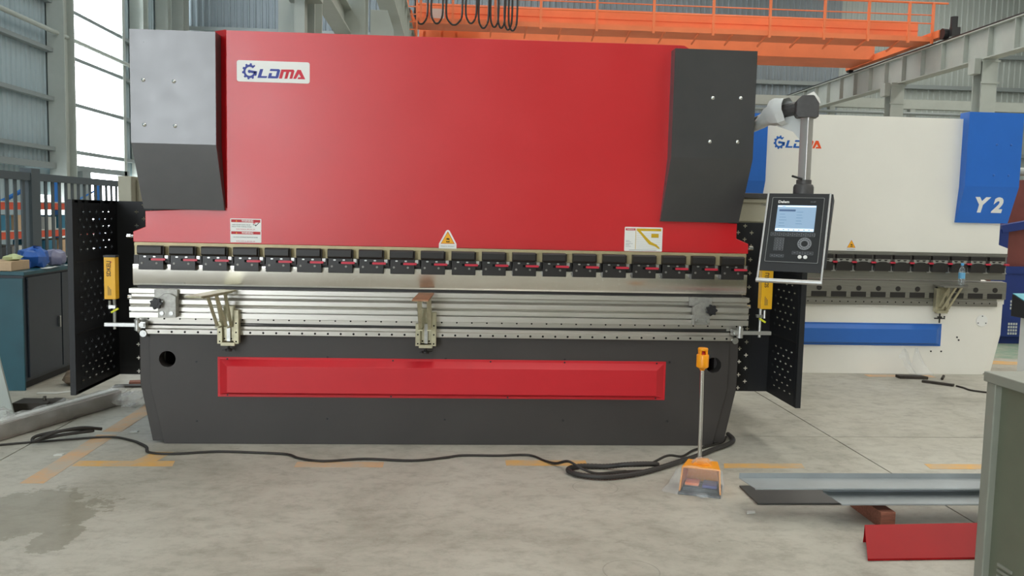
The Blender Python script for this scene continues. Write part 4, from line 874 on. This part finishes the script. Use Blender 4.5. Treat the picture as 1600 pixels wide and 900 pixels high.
# fence of vertical slats
fn = thing('slat_fence', 'dark grey fence of vertical slats behind the tool cabinet', 'fence', (-4.5, 5, 0))
part('rail', MB().box(-4.53, -4.47, 1.6, 7.9, 1.80, 1.88), 'fence', fn); part('rail', MB().box(-4.53, -4.47, 1.6, 7.9, .12, .19), 'fence', fn)
for yy in (3.95, 7.0): part('post', MB().box(-4.58, -4.46, yy-.10, yy+.10, 0, 1.93), 'fence', fn, bev=.004)
sl = part('slat', MB().box(-4.506, -4.494, 1.70, 1.762, .19, 1.80), 'fence', fn); y = 1.70
for i in range(1, 37):
    yy = i*.168
    if abs(1.737+yy-3.95) < .14 or abs(1.737+yy-7.0) < .14: continue
    c = sl.copy(); C.objects.link(c); c.parent = fn; c.location = sl.location+Vector((0, yy, 0))
# pallet racks with boxes
def rack(x, y0, y1, label):
    r = thing('pallet_rack', label, 'rack', (x, (y0+y1)/2, 0))
    for yy in (y0, y1):
        for dx in (0, -.8): part('upright', MB().box(x+dx-.05, x+dx+.05, yy-.05, yy+.05, 0, 2.0), 'rackb', r)
        for z in (.3, .9, 1.4): part('brace', MB().beam((x-.8, yy, z), (x, yy, z+.45), .03, .03), 'rackb', r)
    for z in (.55, 1.02, 1.50):
        for dx in (0, -.8): part('cross_beam', MB().box(x+dx-.04, x+dx+.04, y0+.05, y1-.05, z-.06, z+.06), 'racko', r)
        part('shelf', MB().box(x-.85, x+.05, y0+.02, y1-.02, z+.06, z+.08), 'boxw', r)
    return r
rack(-7.2, 7.0, 9.6, 'blue and orange pallet rack behind the slat fence, nearer one'); rack(-7.2, 9.75, 12.4, 'blue and orange pallet rack behind the slat fence, farther one')
bc = ['boxw', 'boxt', 'boxd', 'boxw', 'boxt', 'card']
nm = {'boxw': 'pale', 'boxt': 'teal', 'boxd': 'dark', 'card': 'tan'}
rg = random.Random(2); kk = 0
for z, zn in ((.08+.55, 'lower'), (.08+1.02, 'upper')):
    for k, yy in enumerate((7.3, 7.9, 8.5, 9.1, 10.1, 10.8, 11.5)):
        cc = bc[(k+kk) % 6]; h = rg.uniform(.2, .28)
        solid('storage_box', '%s carton on the %s rack shelf behind the fence' % (nm[cc], zn), 'box', MB().box(-7.75, -7.2, yy, yy+.45, z+.001, z+h), cc, group='%s cartons on the %s rack shelf' % (nm[cc], zn))
    kk += 2
# beige utility box behind the guard
part('junction_box', MB().box(-2.605, -2.50, 1.3, 1.5, 1.40, 1.79).box(-2.50, -2.475, 1.40, 1.5, 1.40, 1.77).box(-2.50, -1.93, 1.46, 1.50, 1.45, 1.53), 'beige', pbk, bev=.006, label='beige box')
# grey panel leaning at the left edge
solid('leaning_panel', 'pale grey steel panel leaning at the left edge by the wrapped rail', 'sheet metal', MB().add([(-3.55, .55, 0), (-3.06, .55, 0), (-3.21, .60, .56), (-3.70, .60, .56), (-3.55, .57, 0), (-3.06, .57, 0), (-3.21, .62, .56), (-3.70, .62, .56)], [(0, 1, 2, 3), (7, 6, 5, 4), (0, 4, 5, 1), (1, 5, 6, 2), (2, 6, 7, 3), (3, 7, 4, 0)]), 'grey', bev=.003)
# wrapped rail on the floor
wr_ = thing('wrapped_rail', 'long steel rail wrapped in cloudy plastic film on the floor at left', 'rail', (-2.75, .6, 0))
part('bar', MB().beam((-2.955, .0, .057), (-2.57, 1.14, .057), .07, .11), 'rail_w', wr_, bev=.006)
part('cap_strip', MB().beam((-2.97, .0, .120), (-2.585, 1.14, .120), .055, .012), 'white', wr_)
part('film_wrap', wrap([Vector((-2.96, -.01, .076)).lerp(Vector((-2.56, 1.16, .076)), t/20) for t in range(21)], [.064+.007*((i*7) % 3) for i in range(21)], 'film', 8, 10), 'film', wr_, label='cloudy plastic film')
part('film_tail', MB().blob((-2.46, 1.10, .05), (.10, .14, .05), 16, .4, 3, .003), 'film', wr_, label='crumpled cloudy film end')
part('film_tail', MB().blob((-3.02, .20, .13), (.10, .13, .04), 16, .4, 4, .05), 'film', wr_, label='crumpled cloudy film end')
vs_ = thing('machine_vice', 'small dark steel clamp block lying beside the wrapped rail', 'clamp', (-3.02, .78, 0))
part('body', MB().box(-3.17, -2.92, .72, .90, .0, .10), 'plateb', vs_, bev=.004); part('jaw', MB().box(-3.12, -2.90, .70, .72, .01, .035), 'alu', vs_); part('block', MB().box(-2.93, -2.84, .76, .86, .02, .115), 'plateb', vs_, bev=.01); part('stud', MB().cyl((-2.97, .80, .10), (-2.97, .80, .135), .014, n=10), 'chrome', vs_)
solid('wood_scrap', 'reddish broken plank scrap on the floor behind the left guard', 'scrap', MB().beam((-2.78, 1.95, .012), (-2.25, 2.10, .012), .10, .02), 'wood')
solid('wood_scrap', 'dark broken board under the reddish plank scrap', 'scrap', MB().beam((-2.85, 1.80, .010), (-2.35, 1.86, .010), .08, .016), 'plateb')
solid('cloth_lump', 'brown crumpled lump on the floor beside the left guard', 'rag', MB().blob((-3.22, 1.90, .06), (.11, .10, .07), 10, .2, 5, .002), mat('brown_cloth', (120, 104, 88), .9))
solid('paper_scrap', 'torn white paper strip on the floor near the left guard', 'paper', MB().prism([(-3.36, 1.50), (-3.20, 1.50), (-3.05, 1.62), (-3.08, 1.66), (-3.22, 1.56), (-3.36, 1.55)], .001, .006, 'z'), 'paper')

# ------------------------------------------------------------------ right side clutter
solid('steel_plate', 'small dark steel plate on the floor before the white machine', 'scrap', MB().prism([(4.52, 2.62), (4.78, 2.60), (4.80, 2.50), (4.52, 2.53)], 0, .028, 'z'), 'plateb', bev=.003)
rg = random.Random(4); vs = []
for i in range(7):
    for j in range(6): vs.append((4.58+.045*i+rg.uniform(-.01, .01)+.008*j, 2.70-.03*j+rg.uniform(-.015, .015), .03+.26*math.sin(PI*.5*(1-j/5))*(.6+.4*math.sin(i*1.9))+rg.uniform(0, .015)))
solid('plastic_bag', 'clear crumpled plastic bag leaning against the white machine', 'bag', MB().add(vs, [(i*6+j, i*6+j+1, (i+1)*6+j+1, (i+1)*6+j) for i in range(6) for j in range(5)]), 'clear')
solid('steel_bar', 'flat dark steel bar on the floor before the white machine', 'scrap', MB().beam((4.66, 2.36, .012), (4.86, 2.16, .012), .05, .022), 'plateb')
solid('steel_rod', 'thin bent dark rod trailing from the flat steel bar', 'scrap', MB().tube(catmull([(4.88, 2.15, .008), (4.90, 2.06, .008), (4.90, 1.95, .008), (4.99, 1.86, .008), (5.02, 1.84, .008)], 4), .009, 6), 'plateb')
solid('bolt', 'short dark bolt standing on the floor before the white machine', 'bolt', MB().cyl((4.93, 2.48, .012), (4.98, 2.54, .03), .014, n=8), 'plateb')
ct = thing('blue_frame', 'deep blue steel stillage with oxide red side and square vents at the right edge', 'stillage', (8.2, 5.2, 0))
part('lower_panel', MB().box(7.05, 9.2, 5.0, 5.08, .10, .95), 'dblue', ct, bev=.004)
part('base', MB().box(7.05, 9.2, 5.08, 6.0, .0, .10), 'dblue', ct)
part('upright', MB().box(7.08, 7.20, 5.0, 5.15, .95, 1.50), 'dblue', ct, bev=.004)
part('top_rail', MB().beam((7.10, 5.05, 1.50), (8.6, 5.05, 1.78), .12, .10), 'dblue', ct); part('mid_rail', MB().box(7.1, 9.0, 4.98, 5.06, .93, 1.02), 'dblue', ct)
part('inner_sheet', MB().box(7.22, 8.9, 5.10, 5.14, 1.02, 1.50), 'brown', ct, label='oxide red sheet')
for i in range(3):
    for j in range(3): part('vent', MB().box(7.285+.042*i, 7.312+.042*i, 4.994, 5.001, .46+.045*j, .49+.045*j), 'boxw', ct)
for i in range(4):
    for j in range(4): part('vent', MB().box(7.275+.034*i, 7.297+.034*i, 4.994, 5.001, .13+.042*j, .158+.042*j), 'boxw', ct)
of = thing('oxide_frame', 'oxide red machine frame with round bolt holes behind the blue stillage', 'machine frame', (8.2, 6.2, 0))
part('plate', MB().prism([(7.15, 0), (9.4, 0), (9.4, 2.30), (7.5, 2.15), (7.30, 2.0), (7.15, 1.6)], 6.0, 6.15, 'y', [circle(7.85, 2.0, .07, 16), circle(7.62, 1.72, .04, 12)]), 'brown', of, bev=.006)
part('pipe', MB().cyl((7.2, 6.4, 2.30), (9.4, 6.4, 2.36), .06, n=12), 'grey', of, label='grey pipe')
pd = thing('two_hand_station', 'white pedestal with teal top and yellow button at the right edge', 'pedestal', (4.93, 1.05, 0))
part('column', MB().box(4.775, 5.02, .98, 1.14, 0, .82), 'white', pd, bev=.006)
part('console', MB().prism([(.88, .80), (1.18, .80), (1.18, .985), (.88, .895)], 4.715, 5.08, 'x'), 'plas', pd, bev=.004)
part('teal_plate', MB().prism([(.882, .897), (1.178, .987), (1.178, .992), (.882, .902)], 4.72, 5.075, 'x'), mat('teal_plate_paint', (56, 160, 176), .4), pd, label='teal top plate')
part('button', MB().lathe((4.79, 1.03, .945), [(.028, 0), (.028, .012), (.045, .014), (.043, .030), (.02, .034)], 16), 'warn', pd, label='yellow mushroom button')

# ------------------------------------------------------------------ bridge crane
cr = thing('bridge_crane', 'orange double girder bridge crane spanning the hall overhead', 'crane', (6.3, 20, 6.8))
part('girder', MB().box(-1.2, 14.0, 20.2, 20.72, 6.95, 7.62), 'orange', cr, bev=.01)
for z in (7.18, 7.36): part('girder_rib', MB().box(-1.2, 14.0, 20.18, 20.2, z-.012, z+.012), 'orange', cr)
part('walkway', MB().box(-1.2, 14.0, 19.32, 20.2, 6.88, 6.94), 'orange', cr); part('toe_board', MB().box(-1.2, 14.0, 19.30, 19.32, 6.86, 7.0), 'orange', cr)
part('girder', MB().box(-1.2, 14.0, 22.9, 24.6, 6.95, 7.62), 'orange', cr, bev=.01)
part('rail', MB().cyl((3.0, 19.32, 7.93), (14.4, 19.32, 7.97), .030, n=8), 'orange', cr); part('rail', MB().cyl((-1.2, 19.32, 7.60), (14.0, 19.32, 7.62), .018, n=8), 'orange', cr); part('rail', MB().cyl((-1.2, 19.32, 7.36), (14.0, 19.32, 7.38), .018, n=8), 'orange', cr)
for x in (-1.0, -.10, 1.10, 2.40, 4.01, 5.66, 7.40, 9.07, 10.69, 12.01, 13.23, 13.95): part('rail_post', MB().box(x-.035, x+.035, 19.27, 19.33, 6.80, 7.96), 'orange', cr)
for x in range(1, 14, 1): part('bracket', MB().beam((x, 19.35, 6.86), (x, 20.1, 6.70), .04, .05), 'orange', cr)
for x in (-.95, -.42, .0): part('hanger', MB().box(x-.04, x+.04, 20.9, 20.98, 5.9, 6.95), 'orange', cr)
for x in (-1.35, 14.1):
    part('end_carriage', MB().box(x-.12, x+.12, 19.0, 25.0, 6.92, 7.14), 'orange', cr, bev=.01)
    for yy in (18.9, 24.9): part('wheel', MB().cyl((x-.08, yy, 7.0), (x+.08, yy, 7.0), .16, n=16), 'plas', cr)
part('motor', MB().cyl((14.25, 18.7, 7.15), (14.25, 18.7, 7.45), .10, n=14).box(14.15, 14.4, 18.6, 18.75, 6.90, 7.15), 'plas', cr)
part('hoist', MB().box(-.6, .8, 21.4, 22.4, 7.4, 7.9), 'orange', cr, bev=.02); part('hoist_drum', MB().cyl((-.8, 21.9, 7.55), (.4, 21.9, 7.55), .28, n=18), 'plas', cr)
part('control_box', MB().box(-.75, -.35, 19.9, 20.15, 7.0, 7.4), 'boxw', cr)
for (a, b, zb) in ((-1.15, -.80, 6.75), (-.70, -.38, 6.78), (-.28, .16, 6.76), (.26, .56, 6.82), (.62, .90, 6.70), (.95, 1.18, 6.74), (1.16, 1.36, 6.72), (1.34, 1.56, 6.68), (1.46, 1.70, 6.66)):
    mid = (a+b)/2; yy = 18.95
    part('festoon_loop', MB().tube(catmull([(a+.02, yy, 7.9), (a, yy, 7.4), (a+.01, yy, zb+.22), (a+(b-a)*.28, yy, zb+.04), (mid, yy, zb), (a+(b-a)*.72, yy, zb+.04), (b-.01, yy, zb+.22), (b, yy, 7.4), (b-.02, yy, 7.9)], 4), .028, 6), 'cable', cr)
part('festoon_rail', MB().box(-1.2, 2.0, 18.93, 18.97, 7.9, 7.95), 'orange', cr)
# vertical ladder frame at the left end
lad = MB()
for k in range(10): lad.beam((-1.30+.0*k, 18.0, 6.0+.2*k), (-1.05, 18.0, 6.0+.2*k), .03, .03)
part('ladder', lad.box(-1.31, -1.27, 17.98, 18.02, 5.95, 8.0).box(-1.07, -1.03, 17.98, 18.02, 5.95, 8.0), 'orange', cr)
# cable drum box on the wall side and small floor scraps
for k, (x, y, lb) in enumerate(((-2.42, -.30, 'small white paper scrap on the floor below the wrapped rail'), (1.62, -1.35, 'small white scrap on the floor beside the flat steel sheet'), (-2.17, .27, 'tiny white scrap on the floor beside the folded cable'))):
    solid('paper_scrap', lb, 'paper', MB().prism([(x, y), (x+.05, y+.01), (x+.055, y+.035), (x+.01, y+.03)], .001, .008, 'z'), 'paper')
